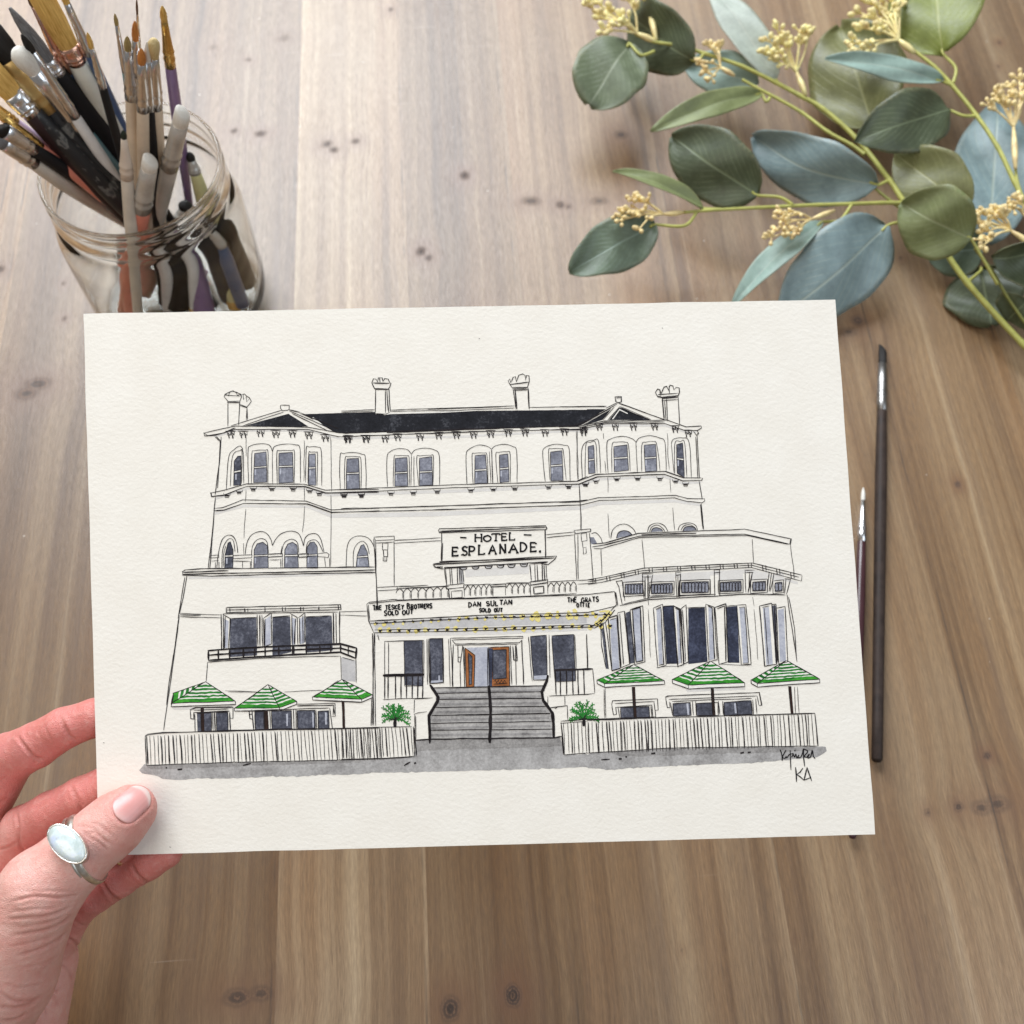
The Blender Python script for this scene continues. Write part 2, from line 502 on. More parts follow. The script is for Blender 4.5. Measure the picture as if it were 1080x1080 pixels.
def brk(x, y, k=1.0):
    o = rng.uniform(-2, 2)
    for dx in (-9, 9):
        a = (x + dx * k, y + o)
        I(f'{a[0]-6*k},{a[1]-12} {a[0]-6*k},{a[1]+4} {a[0]+6*k},{a[1]+4} {a[0]+7*k},{a[1]-12}', 0.34, wob=.12)
        I(f'{a[0]-1},{a[1]+5} {a[0]+1},{a[1]+18}', 0.48, wob=.1)
        I(f'{a[0]-6*k},{a[1]-6} {a[0]+4*k},{a[1]+2}', 0.4)
    I(f'{x-24*k},{y-14+o} {x+22*k},{y-13+o}', 0.4)
for x, y in ((430,325),(485,322),(560,318),(628,320),(700,322),(772,326),(845,338),(945,343),(1022,341)): brk(x, y)
I('497,335 497,420; 752,352 750,530; 868,335 870,575; 868,590 866,905; 495,565 493,620; 495,650 488,780; 487,800 485,850; 752,552 752,620; 752,640 745,755', 0.2, wob=.15)
win('410,565 420,430 440,395 480,385 486,540', '428,552 437,420 470,396 478,405 478,540', '445,440 460,420 474,418 474,545 442,548', '445,490 474,484', DARK)
win('507,545 505,400 515,375 560,365 600,372 612,400', '520,540 522,410 535,396 580,394 592,405 592,540', '533,408 585,402 588,534 530,536', '530,470 588,466')
win('612,400 620,378 660,368 710,370 733,390 735,535', '632,540 632,408 645,396 695,396 708,405 708,540', '640,407 700,403 704,536 640,538', '640,466 703,464')
win('757,535 760,390 775,380 810,380 826,400 828,550', '768,540 770,412 780,403 802,403 810,415 808,550', '772,412 800,410 803,548 770,545', '770,472 803,470')
win('908,568 908,420 925,408 965,404 1005,412 1020,430 1022,568', '928,565 930,435 945,423 985,423 1000,438 1000,565', '938,432 990,430 994,564 936,565', '936,496 993,494')
I('612,400 612,540; 632,412 632,540', .22)
I('342,582 400,570 500,541 752,543 845,568 1080,565; 345,597 350,596 400,590 500,552 752,552 845,580 1080,577; 342,580 345,598', 0.33, dbl=.7)
def corb(x, y, k=1.0):
    I(f'{x-15*k},{y-8} {x-13*k},{y} {x+13*k},{y} {x+15*k},{y-8}; {x-9*k},{y} {x-8*k},{y+10} {x+8*k},{y+10} {x+9*k},{y}', 0.32, wob=.1)
    I(f'{x-8*k},{y+4} {x+7*k},{y+4}', 0.5)
for x, y in ((413,590),(467,575),(528,562),(610,562),(703,562),(775,570),(818,582),(927,588),(1002,588)): corb(x, y)
I('360,648 395,645 480,612 760,617 870,655 1080,648; 357,660 400,657 485,627 765,630 872,668 1080,660; 357,648 357,660', 0.33, dbl=.6)
I('368,910 375,850 390,790 415,768 440,772 455,800 460,845; 492,850 500,800 520,765 555,750 585,757 605,785 612,812; 612,812 625,785 650,760 690,748 725,758 742,790 748,812; 748,812 755,780 775,762 805,760 825,785 838,840', 0.3, True, dbl=.3)
win('390,910 392,850 400,810 420,782 440,790 448,840', '396,905 398,850 408,812', '402,910 405,850 418,800 428,794 440,830 438,910', '405,858 438,856', DARK)
win('520,850 525,815 540,790 565,780 588,795 595,845', '648,850 655,812', '530,910 532,830 545,803 570,796 590,812 592,845 594,910', '530,857 592,854')
win('650,850 660,810 675,792 700,785 722,800 727,845', '520,870 520,910', '664,910 667,830 680,805 700,797 720,810 726,910', '666,856 725,854')
win('760,845 765,800 790,786 812,795 835,840', '655,862 655,910', '762,910 764,820 778,798 795,796 808,815 810,910', '762,854 809,852')
win('935,905 938,830 950,790 975,772 1010,770 1040,785 1060,830 1063,905', '966,905 968,840 980,808 1005,793 1027,810 1037,850', '978,905 985,850 1000,812 1012,806 1028,840 1036,905', '981,862 1032,858')
I('340,855 378,852 378,864 340,866 340,855; 345,880 378,878; 440,855 522,852 520,865 440,868 440,855; 442,880 515,880; 362,885 362,915; 378,885 378,912; 482,882 482,910; 515,880 515,910; 592,848 655,845 655,858 592,862 592,848; 598,875 645,873; 725,848 770,845 770,860 730,862 725,848; 810,848 850,842 860,850 855,865 845,862 812,860 810,848; 648,870 648,910; 840,865 845,905; 862,865 862,905', 0.28, dbl=.4)
I('218,927 230,918 300,914 1062,905; 218,938 300,935 760,925 1062,918; 218,925 220,942 350,946 600,938 1062,930; 222,930 420,922', 0.33, dbl=.6)
I('238,945 222,1040 D 205,280; 229,950 213,1040 D 198,300', 0.32)

# ---- B : middle
I.reg = 'B'
for x, y in ((28,345),(110,342),(192,340),(247,338),(345,333),(427,328),(505,325),(580,324),(655,321),(732,319),(805,317),(893,316),(978,313),(1062,308)): brk(x, y, .95)
I('0,318 500,302 1000,288 1025,285 1080,262; 0,335 600,312 1020,302 1050,300 1080,285; 200,318 700,299', 0.33, dbl=.7)
I('0,224 145,216; 0,229 145,222; 215,218 760,200; 215,224 500,219 760,209; 825,207 1080,203; 380,215 700,204', 0.26, dbl=.5)
white.poly(parse('B 180,236 215,231 440,226 600,219 600,221 440,230 215,236 190,240'), 0.00009, 0.03)
I('133,98 140,80 152,82 158,95 162,76 178,76 182,92 190,80 205,82 212,98 218,100 212,118 205,126 145,124 135,100; 133,98 146,125; 150,130 148,235; 193,130 193,232; 208,120 214,225; 200,130 207,228; 148,128 208,128; 140,100 212,102; 145,234 195,236 212,228; 168,78 170,96', 0.34, dbl=.5)
I('730,90 738,82 742,100 752,75 762,72 768,95 778,66 795,60 805,66 806,88 812,66 822,68 824,92 815,118 748,120 738,105 730,90; 748,125 820,122; 752,130 765,215; 762,128 770,215; 820,125 824,215; 740,105 820,95; 752,130 818,128', 0.34, dbl=.5)
win('202,555 200,430 215,400 250,387 290,392 307,412', '228,552 230,428 245,418 285,418 297,430 298,550', '236,430 288,426 292,550 234,552', '233,494 292,491')
win('307,412 320,395 360,385 405,392 430,420 430,548', '338,548 330,428 345,418 390,416 403,425 401,548', '342,430 396,422 400,546 342,550', '342,490 399,487')
win('550,545 546,420 560,390 600,372 640,378 658,390', '578,542 572,420 585,408 625,406 639,418 643,540', '585,418 632,414 640,538 584,540', '585,482 637,479')
win('658,390 675,375 715,368 750,378 768,400 770,538', '686,540 676,415 690,403 725,401 739,412 740,535', '692,415 730,410 735,532 695,536', '693,476 734,472')
win('893,530 882,420 888,385 930,368 975,372 998,390 1002,528', '914,525 907,400 920,388 962,388 973,400 985,525', '916,402 966,396 972,526 918,528', '916,463 970,458')
I('307,412 305,550; 318,420 318,550; 658,390 662,540; 648,400 655,540', .24, dbl=.3)
I('0,565 100,562 500,545 1030,530 1080,508; 0,577 100,575 500,558 1040,541 1080,528', 0.33, dbl=.7)
for x, y in ((12,592),(88,590),(218,582),(316,579),(420,573),(568,568),(666,563),(760,559),(908,555),(995,551),(1070,543)): corb(x, y)
I('0,652 400,640 700,630 1040,618 1080,612; 0,665 400,656 1050,634 1080,628', 0.31, dbl=.8)
I('1033,310 1038,520; 1043,545 1052,745', .22, wob=.15)
I('142,775 232,770 232,785 150,790 142,775; 150,800 230,797; 150,790 156,1085; 142,780 160,1080; 230,790 232,990; 180,800 205,800 203,830 180,830 180,800; 183,830 185,860 202,860 202,830; 186,862 186,880 198,880 200,862; 155,995 245,990 245,1005 155,1010', 0.3, dbl=.4)
I('232,790 435,778; 232,801 435,790; 898,764 1020,752; 898,777 1020,765', .27, dbl=.6)
I('425,745 430,738 895,725 900,735 895,742 430,755 425,745; 440,755 438,882; 893,742 896,865; 430,749 898,732; 433,752 700,740; 444,800 442,880', 0.36, dbl=.6)
I('403,892 440,886 600,876 943,858 935,872 905,896 870,890; 403,892 412,905 450,914; 450,908 560,902 905,884; 405,896 600,886 935,866; 430,884 890,868; 420,905 445,905', 0.36, dbl=.8)
for x, y in ((535,908),(588,905),(645,903),(697,899),(745,897),(800,894)):
    I(f'{x-17},{y-6} {x-10},{y+8} {x+10},{y+8} {x+17},{y-7}', .4, True); I(f'{x-10},{y} {x+11},{y}', .3)
    shade.poly(parse(f'B {x-13},{y-5} {x-9},{y+7} {x+9},{y+7} {x+13},{y-5}'), .00003, .03, m=1)
I('452,910 460,985; 475,912 478,985; 483,910 487,985; 508,908 510,980; 517,908 519,980; 524,912 528,980; 530,915 538,975; 458,985 538,978 535,995 460,1002 458,985; 825,895 832,970; 848,892 850,968; 857,895 860,968; 880,890 882,965; 888,890 892,965; 897,890 900,960; 825,972 905,962 902,976 830,986 825,972; 455,912 535,906; 828,892 902,886', 0.32, dbl=.4)
shade.poly(parse('B 512,910 534,915 536,975 518,980'), .00003, .04, m=1)
I('470,1000 475,1045; 538,985 540,1035; 482,1012 528,1008 528,1038 484,1042 482,1012; 828,985 830,1030; 905,975 905,1025; 843,995 888,990 888,1020 845,1025 843,995; 655,985 720,980 722,990 655,993 655,985; 665,993 665,1035; 718,990 720,1030', .3, dbl=.4)
def balus(x0, y0, x1, y1, n, h):
    for i in range(n):
        a = x0 + (x1 - x0) * i / n; b = x0 + (x1 - x0) * (i + 1) / n; mm = (a + b) / 2
        y = y0 + (y1 - y0) * (i + .5) / n
        I(f'{a},{y+14} {a+4},{y+5} {mm},{y-4} {b-4},{y+5} {b},{y+14}', .3, True); I(f'{b},{y+12} {b},{y+h}', .34); I(f'{b-5},{y+14} {b-5},{y+h-4}', .18)
balus(240,1006,470,996,7,42); balus(542,992,660,987,5,42); balus(724,985,828,982,4,40); balus(906,980,1030,974,5,40)
I('240,1000 470,988; 538,984 655,980; 720,978 828,976; 905,970 1030,965; 235,1050 470,1043 540,1040; 480,1045 830,1032 1030,1022; 245,992 380,986', .3, dbl=.6)

# ---- C : upper right
I.reg = 'C'
I('420,140 430,125 440,130 445,145 458,118 470,113 478,130 485,108 498,112 502,128 512,118 525,120 526,140 520,155 450,162 430,158 420,140; 432,150 520,145; 450,165 458,258; 470,170 474,264; 448,178 520,172; 520,158 526,282; 450,168 518,163; 460,178 466,262; 440,130 442,158; 480,112 482,150', 0.34, dbl=.5)
I('245,160 272,158 272,182 262,185 248,182 245,160; 205,210 245,190 262,186; 262,188 330,212 465,262; 0,204 205,203; 250,192 76,290; 240,204 190,262; 262,205 210,262; 262,205 400,262; 225,210 90,286; 250,165 268,163', 0.32, dbl=.5)
roof.poly(parse('C 100,285 226,214 188,262'))
roof.poly(parse('C 216,262 263,207 400,261'))
white.poly(parse('C 230,258 263,213 300,232 298,235 264,219 236,258'), 0.00009, 0.03)
I('0,292 80,290 195,266 470,262 555,292 622,288; 0,305 85,305 200,278 465,278 550,308 605,308 622,297 622,288; 90,294 200,272 460,270', 0.34, dbl=.7)
I('588,312 600,330 608,318 602,308; 604,330 612,518; 598,335 606,515; 612,528 625,610; 622,628 632,742; 617,632 628,740', .34, dbl=.3)
for x, y in ((107,315),(175,293),(245,291),(325,291),(418,291),(508,298),(565,318)): brk(x, y, .9)
I('75,310 80,530; 85,545 95,740; 193,320 195,345; 200,440 206,500; 212,512 213,580; 212,670 218,780; 472,320 480,480; 484,515 488,580; 495,645 505,745', .2, wob=.15)
win('100,520 97,400 115,360 150,350 172,358 180,495', '113,515 115,375 135,360 160,366 164,495', '125,378 150,372 156,494 128,497', '125,437 154,433')
win('213,495 207,370 225,345 275,333 320,345 338,362', '230,490 230,372 250,358 290,358 303,375 310,485', '238,378 296,370 302,482 240,488', '238,430 300,426')
win('335,360 350,340 395,330 440,340 462,362 467,485', '361,488 361,372 380,358 412,356 427,370 441,485', '370,372 422,368 427,484 376,488', '372,429 426,425')
win('490,365 500,345 540,340 568,360 578,515', '505,495 506,365 530,356 548,363 558,512', '512,370 540,362 548,515 516,495', '513,430 545,435', DARK)
I('335,360 342,492; 490,365 502,495', .24)
I('0,530 80,530 160,500 465,487 545,515 622,515; 0,542 85,542 165,510 460,499 540,528 622,526 626,515', .33, dbl=.7)
for x, y in ((40,552),(115,542),(160,528),(252,519),(342,516),(440,516),(508,528),(553,540)): corb(x, y, .95)
I('0,623 90,620 170,602 510,592 560,605 636,607; 0,636 95,634 175,614 505,603 560,618 625,625 637,616 636,605', .32, dbl=.7)
I('225,780 232,745 260,722 295,720 325,740 338,765; 385,752 395,725 430,713 460,725 475,750; 520,745 530,722 565,712 595,722 605,745; 140,760 160,755 180,775 188,800; 395,752 405,730 430,722 452,735 462,750; 532,745 545,726 570,720 592,732 600,745', .28, True, dbl=.3)
G('250,780 255,760 265,750 285,746 305,752 318,765; 400,752 408,738 425,733 445,740 452,750; 540,748 550,732 570,727 590,732 600,745; 130,775 150,775 165,802 140,806', MID)
I('250,780 255,760 265,750 285,746 305,752 318,765; 400,752 408,738 425,733 445,740 452,750; 540,748 550,732 570,727 590,732 600,745', .3, True)
I('145,805 200,800 345,758 600,748 810,740 1015,782; 145,817 205,808 350,770 810,762 1010,805; 150,824 185,825 350,776 825,768 1005,808; 1015,782 1011,808; 360,764 600,756', .33, dbl=.7)
I('1013,808 1028,940; 182,825 187,945; 362,785 372,915; 845,785 850,890', .24, wob=.12)
I('65,745 138,738 138,750 70,760 65,745; 66,760 76,965; 132,755 148,960; 95,760 118,756 120,790 97,795 95,760; 100,795 102,822 118,818; 104,824 105,850 118,845 117,820; 75,965 150,960 155,975 80,980; 80,762 82,960', .3, dbl=.4)

# ---- F : lower right
I.reg = 'F'
I('0,130 65,120 245,80 720,57 938,110; 0,152 60,142 240,100 715,76 920,132 935,136 938,112; 0,140 60,130 242,90 718,66 925,120', .32, dbl=.6)
for x in range(20, 920, 62):
    y0 = np.interp(x, [0,65,245,720,938], [130,120,80,57,110]); y1 = np.interp(x, [0,60,240,715,920], [152,142,100,76,132])
    I(f'{x},{y0} {x+3},{y1}; {x+14},{y0} {x+16},{y1}', .34)
I('122,135 135,160 150,240; 150,130 162,225; 125,138 150,134; 238,100 246,215; 262,110 262,215; 284,108 265,212; 238,105 286,104; 240,118 280,118; 250,120 252,215; 383,98 410,97; 386,110 408,108; 385,100 390,210; 405,103 402,210; 395,112 396,208; 550,88 582,86; 552,100 580,98; 553,88 556,202; 576,88 578,202; 685,88 730,88; 688,98 725,98; 688,90 692,186; 720,98 700,186; 709,100 704,184; 795,95 785,182; 816,100 798,182; 805,100 793,182; 868,125 862,192; 888,128 870,194; 862,126 890,130', .33, dbl=.3)
for (x0, y0, x1, y1, n) in ((163,150,241,192,6),(278,150,370,190,7),(410,142,528,186,8),(580,142,672,180,7),(722,140,778,178,4),(820,144,850,180,2)):
    I(f'{x0-9},{y0-8} {x1+8},{y0-13} {x1+8},{y1+7} {x0-9},{y1+12} {x0-9},{y0-8}; {x0},{y0} {x1},{y0-4} {x1},{y1} {x0},{y1+3} {x0},{y0}', .32, dbl=.4)
    G(f'{x0},{y0} {x1},{y0-4} {x1},{y1} {x0},{y1+3}', MID)
    for i in range(n):
        cx = x0 + (x1 - x0) * (i + .5) / n; ry = (y1 - y0) / 2; rx = (x1 - x0) / n * .62; cy = (y0 + y1) / 2
        I(' '.join(f'{cx+rx*math.cos(a)},{cy+ry*math.sin(a)}' for a in [k * math.pi / 5 for k in range(11)]), .24, True)
    shade.poly(parse(f'F {x0-9},{y0-40} {x1+8},{y0-44} {x1+8},{y0-14} {x0-9},{y0-9}'), .00003, .05, m=0)
I('140,245 270,218 560,203 692,194 865,198; 155,238 280,208 560,195', .28, dbl=.5)
I('872,196 916,490; 880,205 905,340 914,470', .33)
I('55,320 60,420 80,520; 66,318 90,520; 90,300 128,288 142,520 105,530 90,300; 96,306 124,298; 130,275 160,268 182,500 145,515 130,275; 140,280 156,500; 163,270 185,500; 185,262 240,244 250,490 205,502 185,262; 195,262 230,252 241,485 211,492 195,262; 78,320 105,530', .34, dbl=.5)
G('56,322 64,320 92,522 80,520; 166,275 186,268 206,495 184,498', DARK); G('96,308 125,299 138,520 108,526; 197,264 228,254 239,484 212,490', LIGHT)
I('287,255 328,237 342,505 305,516 287,255; 298,260 320,250 332,500 310,505; 375,245 405,258 420,500 395,510 375,245; 384,255 400,262 410,495; 408,258 430,240 440,490 420,500 408,258; 415,262 428,490; 515,238 552,250 566,480 530,490 515,238; 526,246 545,254 556,480; 556,252 605,236 614,490 575,502 556,252; 566,258 598,246 604,488; 652,242 692,240 716,500 672,504 652,242; 662,252 686,250 704,495 678,497; 330,246 378,243; 436,254 514,250; 606,248 655,243', .34, dbl=.5)
G('330,248 375,245 392,498 345,500; 440,256 512,252 524,490 440,500; 608,250 655,245 664,495 615,494', VDARK); G('664,254 686,252 702,494 680,496; 300,262 318,254 328,498 312,502', LIGHT)
G('387,260 399,266 408,494 398,498', LIGHT); G('528,250 543,256 553,478 533,484', LIGHT)
I('752,245 805,234 828,500 775,510 752,245; 765,252 795,246; 772,255 790,500; 805,240 825,238 834,490; 825,255 864,248 876,490 836,500 825,255; 815,240 828,490', .34, dbl=.5)
G('767,254 793,250 810,500 782,504; 832,262 858,257 868,486 842,490', LIGHT); G('807,244 822,242 832,490 822,494', DARK)
I('300,515 420,506; 580,502 718,506; 262,215 264,240; 722,205 728,245; 264,260 275,470; 728,260 745,480', .2, wob=.15)
I('75,605 78,735; 70,610 73,735; 905,600 910,715; 918,600 925,715', .26)
# lower windows right
I('105,675 108,660 305,652 308,700 295,702; 118,672 292,664; 105,675 112,722 125,720 122,690 280,680 284,735; 132,690 140,738; 275,685 280,735; 290,665 298,735', .33, dbl=.4)
G('143,690 268,686 270,735 146,738', DARK); I('143,690 268,686 270,735 146,738 143,690', .34)
I('340,645 350,640 752,625 762,680 750,682; 355,655 740,640; 340,645 348,690 360,690 357,665; 742,640 750,680; 362,668 370,725; 368,664 718,650; 458,662 462,725; 472,662 474,725; 572,660 578,725; 590,662 594,722; 722,655 726,720; 735,650 740,718', .33, dbl=.4)
G('372,672 448,668 452,725 374,727; 474,672 545,668 548,725 476,726; 596,668 716,660 720,720 598,724', DARK)
I('372,672 448,668 452,725 374,727 372,672; 474,672 570,668 572,725 476,726 474,672; 596,668 716,660 720,720 598,724 596,668; 650,666 655,722', .36)
G('432,672 440,672 444,722 436,722; 640,672 648,672 652,715 644,716', LIGHT, .00007)
# fence right
def fence(xa, ya, yb, xb, yc, yd, n, reg):
    I.reg = reg
    for i in range(n + 1):
        t = (i + rng.uniform(-.18, .18)) / n
        x = xa + (xb - xa) * t
        a = ya + (yc - ya) * t; b = yb + (yd - yb) * t
        lean = rng.uniform(2, 9) + 6 * t
        I(f'{x},{a} {x+lean*.5},{(a+b)/2} {x+lean},{b+rng.uniform(-3,3)}', rng.uniform(.17, .34), wob=.10)
        if rng.random() < .35: I(f'{x+3},{a+4} {x+3+lean},{b-3}', .28)
fence(-105, 757, 895, 996, 716, 858, 72, 'F')
I('0,745 300,735 995,715; -120,750 0,742 300,731; 995,715 1008,858; 0,890 350,868 1010,858; -105,897 0,889; -118,755 -105,897', .34, dbl=.7)

# ---- D : lower left
I.reg = 'D'
I('205,278 392,285; 208,292 390,297; 905,272 1030,268; 905,286 1030,289; 207,285 300,287', .26, dbl=.5)
I('205,285 190,400 168,560 135,790; 200,300 185,420 160,580 148,680', .32)
I('410,252 910,240 912,262 410,275 410,252; 412,263 908,251; 425,256 426,272; 490,256 490,270; 505,258 505,270; 580,252 580,270; 655,252 656,270; 668,252 668,268; 735,250 735,268; 748,250 748,268; 815,248 815,264; 900,242 902,262', .3, dbl=.5)
I('388,282 390,440; 396,285 398,440; 395,282 427,300 420,436; 405,290 402,430; 545,282 548,420; 555,285 556,420; 566,285 568,420; 572,300 608,275 608,412 575,425 572,300; 578,304 578,420; 690,278 720,295 724,415; 697,285 698,415; 712,300 708,412; 725,297 755,274 755,405; 730,300 732,412; 745,288 746,410; 880,275 882,415; 890,278 892,415; 905,270 906,415; 395,280 900,272; 428,300 545,295; 612,295 690,290; 758,293 872,288', .34, dbl=.5)
G('428,302 542,297 545,462 424,470; 612,297 690,292 694,448 612,466; 758,295 872,290 876,440 758,450', DARK)
G('401,302 420,312 416,430 400,430; 577,306 604,288 604,412 579,420; 698,296 716,302 712,414 700,416; 730,302 750,290 751,408 733,412', LIGHT)
for s_ in ('330,442 450,432 700,420 910,413 982,430', '330,461 600,442 910,430 980,450', '330,484 600,465 910,448 978,476'): I(s_, .72, dbl=.9)
for x in (332, 376, 425, 485, 535, 580, 640, 700, 706, 760, 820, 868, 910):
    y0 = np.interp(x, [330,450,700,910], [442,432,420,413]); y1 = np.interp(x, [330,600,910], [484,465,448])
    I(f'{x},{y0} {x},{y1}', .8)
I('945,422 944,462; 982,430 978,478; 980,432 976,476', .6)
I('328,490 322,578; 912,465 914,570; 978,480 980,582; 330,490 600,472 912,464; 918,470 972,486', .27, dbl=.3)
shade.poly(parse('D 914,470 976,486 976,578 918,570'), .00003, .05, m=1)
I('420,618 560,622; 665,622 830,614; 405,616 500,619', .24, dbl=.5)
I('1057,365 1050,770; 1048,640 1044,770', .3)
I('250,700 275,690 440,688; 252,700 254,738 268,740 268,712 425,705; 440,690 440,738 428,738 426,712; 268,702 420,697; 272,718 274,798; 350,707 352,793; 360,708 362,793; 425,712 428,790; 280,712 345,708; 366,708 418,706', .33, dbl=.4)
G('281,716 345,713 345,795 284,797; 366,713 416,711 418,790 368,793', DARK)
I('281,716 345,713 345,795; 366,713 416,711 418,790 368,793 366,713', .34)
I('510,702 514,738 525,740; 512,720 522,720; 715,676 886,672 887,728 872,730; 722,684 880,680 878,726; 522,700 530,790; 530,702 860,692; 600,704 604,790; 704,696 706,788; 715,696 716,788; 803,700 805,785; 864,692 875,785; 880,690 884,720', .33, dbl=.4)
G('535,708 575,706 575,790 538,790; 608,706 695,704 697,786 610,788; 720,704 798,702 800,785 722,786; 812,706 858,704 860,782 814,784', DARK)
I('535,708 575,706 575,790 538,790 535,708; 608,706 695,704 697,786 610,788 608,706; 720,704 798,702 800,785 722,786 720,704; 812,706 858,704 860,782 814,784 812,706', .34)
G('672,720 680,716 680,770 674,772; 786,712 792,712 794,778 788,778; 842,712 850,712 850,765 844,766', LIGHT, .00007)
fence(58, 815, 942, 1080, 778, 917, 62, 'D')
fence(0, 781, 916, 318, 775, 903, 20, 'E')
I.reg = 'D'
I('55,815 66,808 130,800 700,785 1080,778; 55,815 60,942; 60,943 400,931 1080,916; 300,794 700,782', .34, dbl=.7)
I.reg = 'E'
I('0,781 310,774; 315,775 320,905; 0,917 200,912 320,903', .34, dbl=.6)

# ---- E : porch
shade.poly(parse('E 125,315 600,290 1080,275 F 95,272 30,335 E 1080,345 600,356 145,362'), .00003, .05, m=0)
shade.poly(parse('E 140,322 560,300 900,290 1075,290 1075,322 900,325 560,338 150,346'), .000035, .1, m=1)
I('112,235 120,310 142,362; 118,238 124,308; 120,235 245,222 700,210 1080,195 F 118,183; 112,235 125,228 245,216; F 118,183 126,240 100,268; F 122,186 132,246; E 120,312 600,287 1080,274 F 128,246; 128,322 600,298 1080,286 F 85,282; 145,350 560,344 1080,328 F 40,333 95,278; E 142,363 600,354 1080,338 F 30,342 75,318 118,262; F 20,332 72,300 96,270', .33, dbl=.7)
I.reg = 'E'
for x in range(150, 1190, 40):
    y = np.interp(x, [150, 600, 1200], [316, 293, 276])
    I(f'{x},{y} {x+10},{y+7}; {x+3},{y+8} {x+12},{y+2}', .55, wob=.15)
    yellow.dot(parse(f'E {x+rng.uniform(-4,6)},{y+rng.uniform(0,14)}')[0], rng.uniform(.6, 1.25) * (1 if x > 700 else .7), 0.00010)
    if rng.random() < .6 and x > 500: yellow.dot(parse(f'E {x+rng.uniform(-8,8)},{y-8+rng.uniform(-6,20)}')[0], rng.uniform(.5, 1.05), 0.000105)
for x in range(165, 1210, 42):
    y = np.interp(x, [165, 560, 1200], [352, 344, 330])
    I(f'{x},{y+5} {x+14},{y-2}; {x+1},{y-1} {x+9},{y+7}', .55, wob=.15)
    yellow.dot(parse(f'E {x+rng.uniform(-6,8)},{y+rng.uniform(-2,8)}')[0], rng.uniform(.6, 1.2), 0.00010)
for x, y in ((855,285),(905,290),(860,300),(1000,292)): yellow.dot(parse(f'E {x},{y}')[0], 1.4, 0.000108)
I.reg = 'F'
for t in (.1, .35, .6, .85):
    yellow.dot(parse(f'F {100-70*t},{272+58*t}')[0], 1.2, .00011); I(f'{100-70*t-6},{272+58*t} {100-70*t+5},{272+58*t+6}', .6)
yellow.stroke(parse('F 50,272 95,266'), .7, .2, z=.00010); yellow.stroke(parse('F 98,272 34,328'), .7, .2, z=.000102)
I.reg = 'E'
I('136,365 142,770; 145,368 150,772; 160,372 165,395; 190,400 190,655; 188,400 360,395; 207,405 207,545; 362,395 362,560; 374,390 378,590; 380,388 385,590; 445,385 448,582; 478,385 490,600; 470,390 476,598', .28, dbl=.4)
G('275,398 355,396 358,595 276,592; 922,376 1018,370 1025,574 935,576', DARK); G('386,390 442,388 444,580 390,584; 828,378 898,373 901,568 842,568', DARK)
I('275,398 355,396 358,595 278,596 275,398; 385,390 443,388 446,581 390,586 385,390; 828,378 898,373 902,570 842,571 828,378; 922,376 1018,370 1026,574 936,578 922,376; 820,380 836,575; 910,372 914,560; 1022,372 1030,520; 1075,368 1080,520', .3, dbl=.4)
G('392,573 444,570 444,580 390,583; 425,550 432,550 432,572 425,572; 842,552 900,548 901,566 842,567', LIGHT, .00007)
I('480,386 795,378 796,386 484,394; 485,395 500,412 780,406 792,392; 498,418 775,412; 510,420 512,490 522,492 532,420; 512,470 522,470; 765,415 772,485 757,480 752,420; 490,415 486,600; 535,425 540,600; 740,420 746,590; 790,395 798,590; 762,420 766,592; 520,490 522,600', .31, dbl=.5)
timber.poly(parse('E 542,428 585,460 582,602 546,603'), .00005, .05); timber.poly(parse('E 648,429 733,424 736,596 650,598'), .00005, .05)
G('557,452 573,468 572,588 560,592; 664,438 722,436 722,562 664,566', DARK, .00008)
G('548,428 645,425 648,598 584,601 586,458', LIGHT, .00003)
G('645,430 664,432 660,597 647,597', VDARK, .00009)
I('542,428 585,460 582,602 546,603 542,428; 557,452 573,468 572,588 560,592 557,452; 645,427 735,424 737,596 648,599 645,427; 664,438 722,436 722,562 664,566 664,438; 640,430 642,598', .33)
I('668,575 676,570 680,582 688,570 694,584 702,570 708,582 716,570 722,580; 666,588 726,584', .38)
I('182,549 362,545; 184,552 360,548; 932,527 1080,522 F 22,521', .95)
I.reg = 'E'
for x in (190, 205, 238, 262, 286, 312, 336, 357): I(f'{x},548 {x-1},652', .5)
for x in (938, 958, 985, 1012, 1036, 1062): I(f'{x},526 {x+3},636', .5)
I('182,656 250,652 380,648; 910,640 1080,632 F 30,628; F 22,520 30,628', .3, dbl=.5)
I.reg = 'E'
stair.poly(parse('E 398,602 900,592 880,630 890,662 918,700 928,822 392,826 390,722 428,662'), .00004, .1)
for i, (xa, ya, xb, yb) in enumerate(((405,604,895,594),(410,628,885,620),(425,655,885,650),(412,690,900,685),(396,725,915,715),(390,760,920,750),(390,790,925,785))):
    I(f'{xa},{ya} {(xa+xb)/2},{(ya+yb)/2} {xb},{yb}', .36, dbl=.9)
    stair.poly(parse(f'E {xa+4},{ya+16} {xb-4},{yb+16} {xb-4},{yb+25} {xa+4},{ya+27}'), .00006, .15, m=1)
I('320,834 390,829 640,826 935,823 965,816', .6, dbl=.9)
I('388,590 408,618 425,645 422,662 385,725 386,785 388,846; 645,595 650,650 655,700 652,760 650,845; 905,550 900,575 880,622 885,660 925,715 930,770 931,826', 1.25, wob=.1, dbl=1)
I('320,655 318,715; 318,720 335,714 375,708; 322,720 322,835; 322,652 400,648; 326,725 326,830; 912,692 990,682 992,745; 978,640 980,684; 935,695 945,690; 905,642 905,680; 965,816 972,895; 960,760 1080,750', .27, dbl=.4)

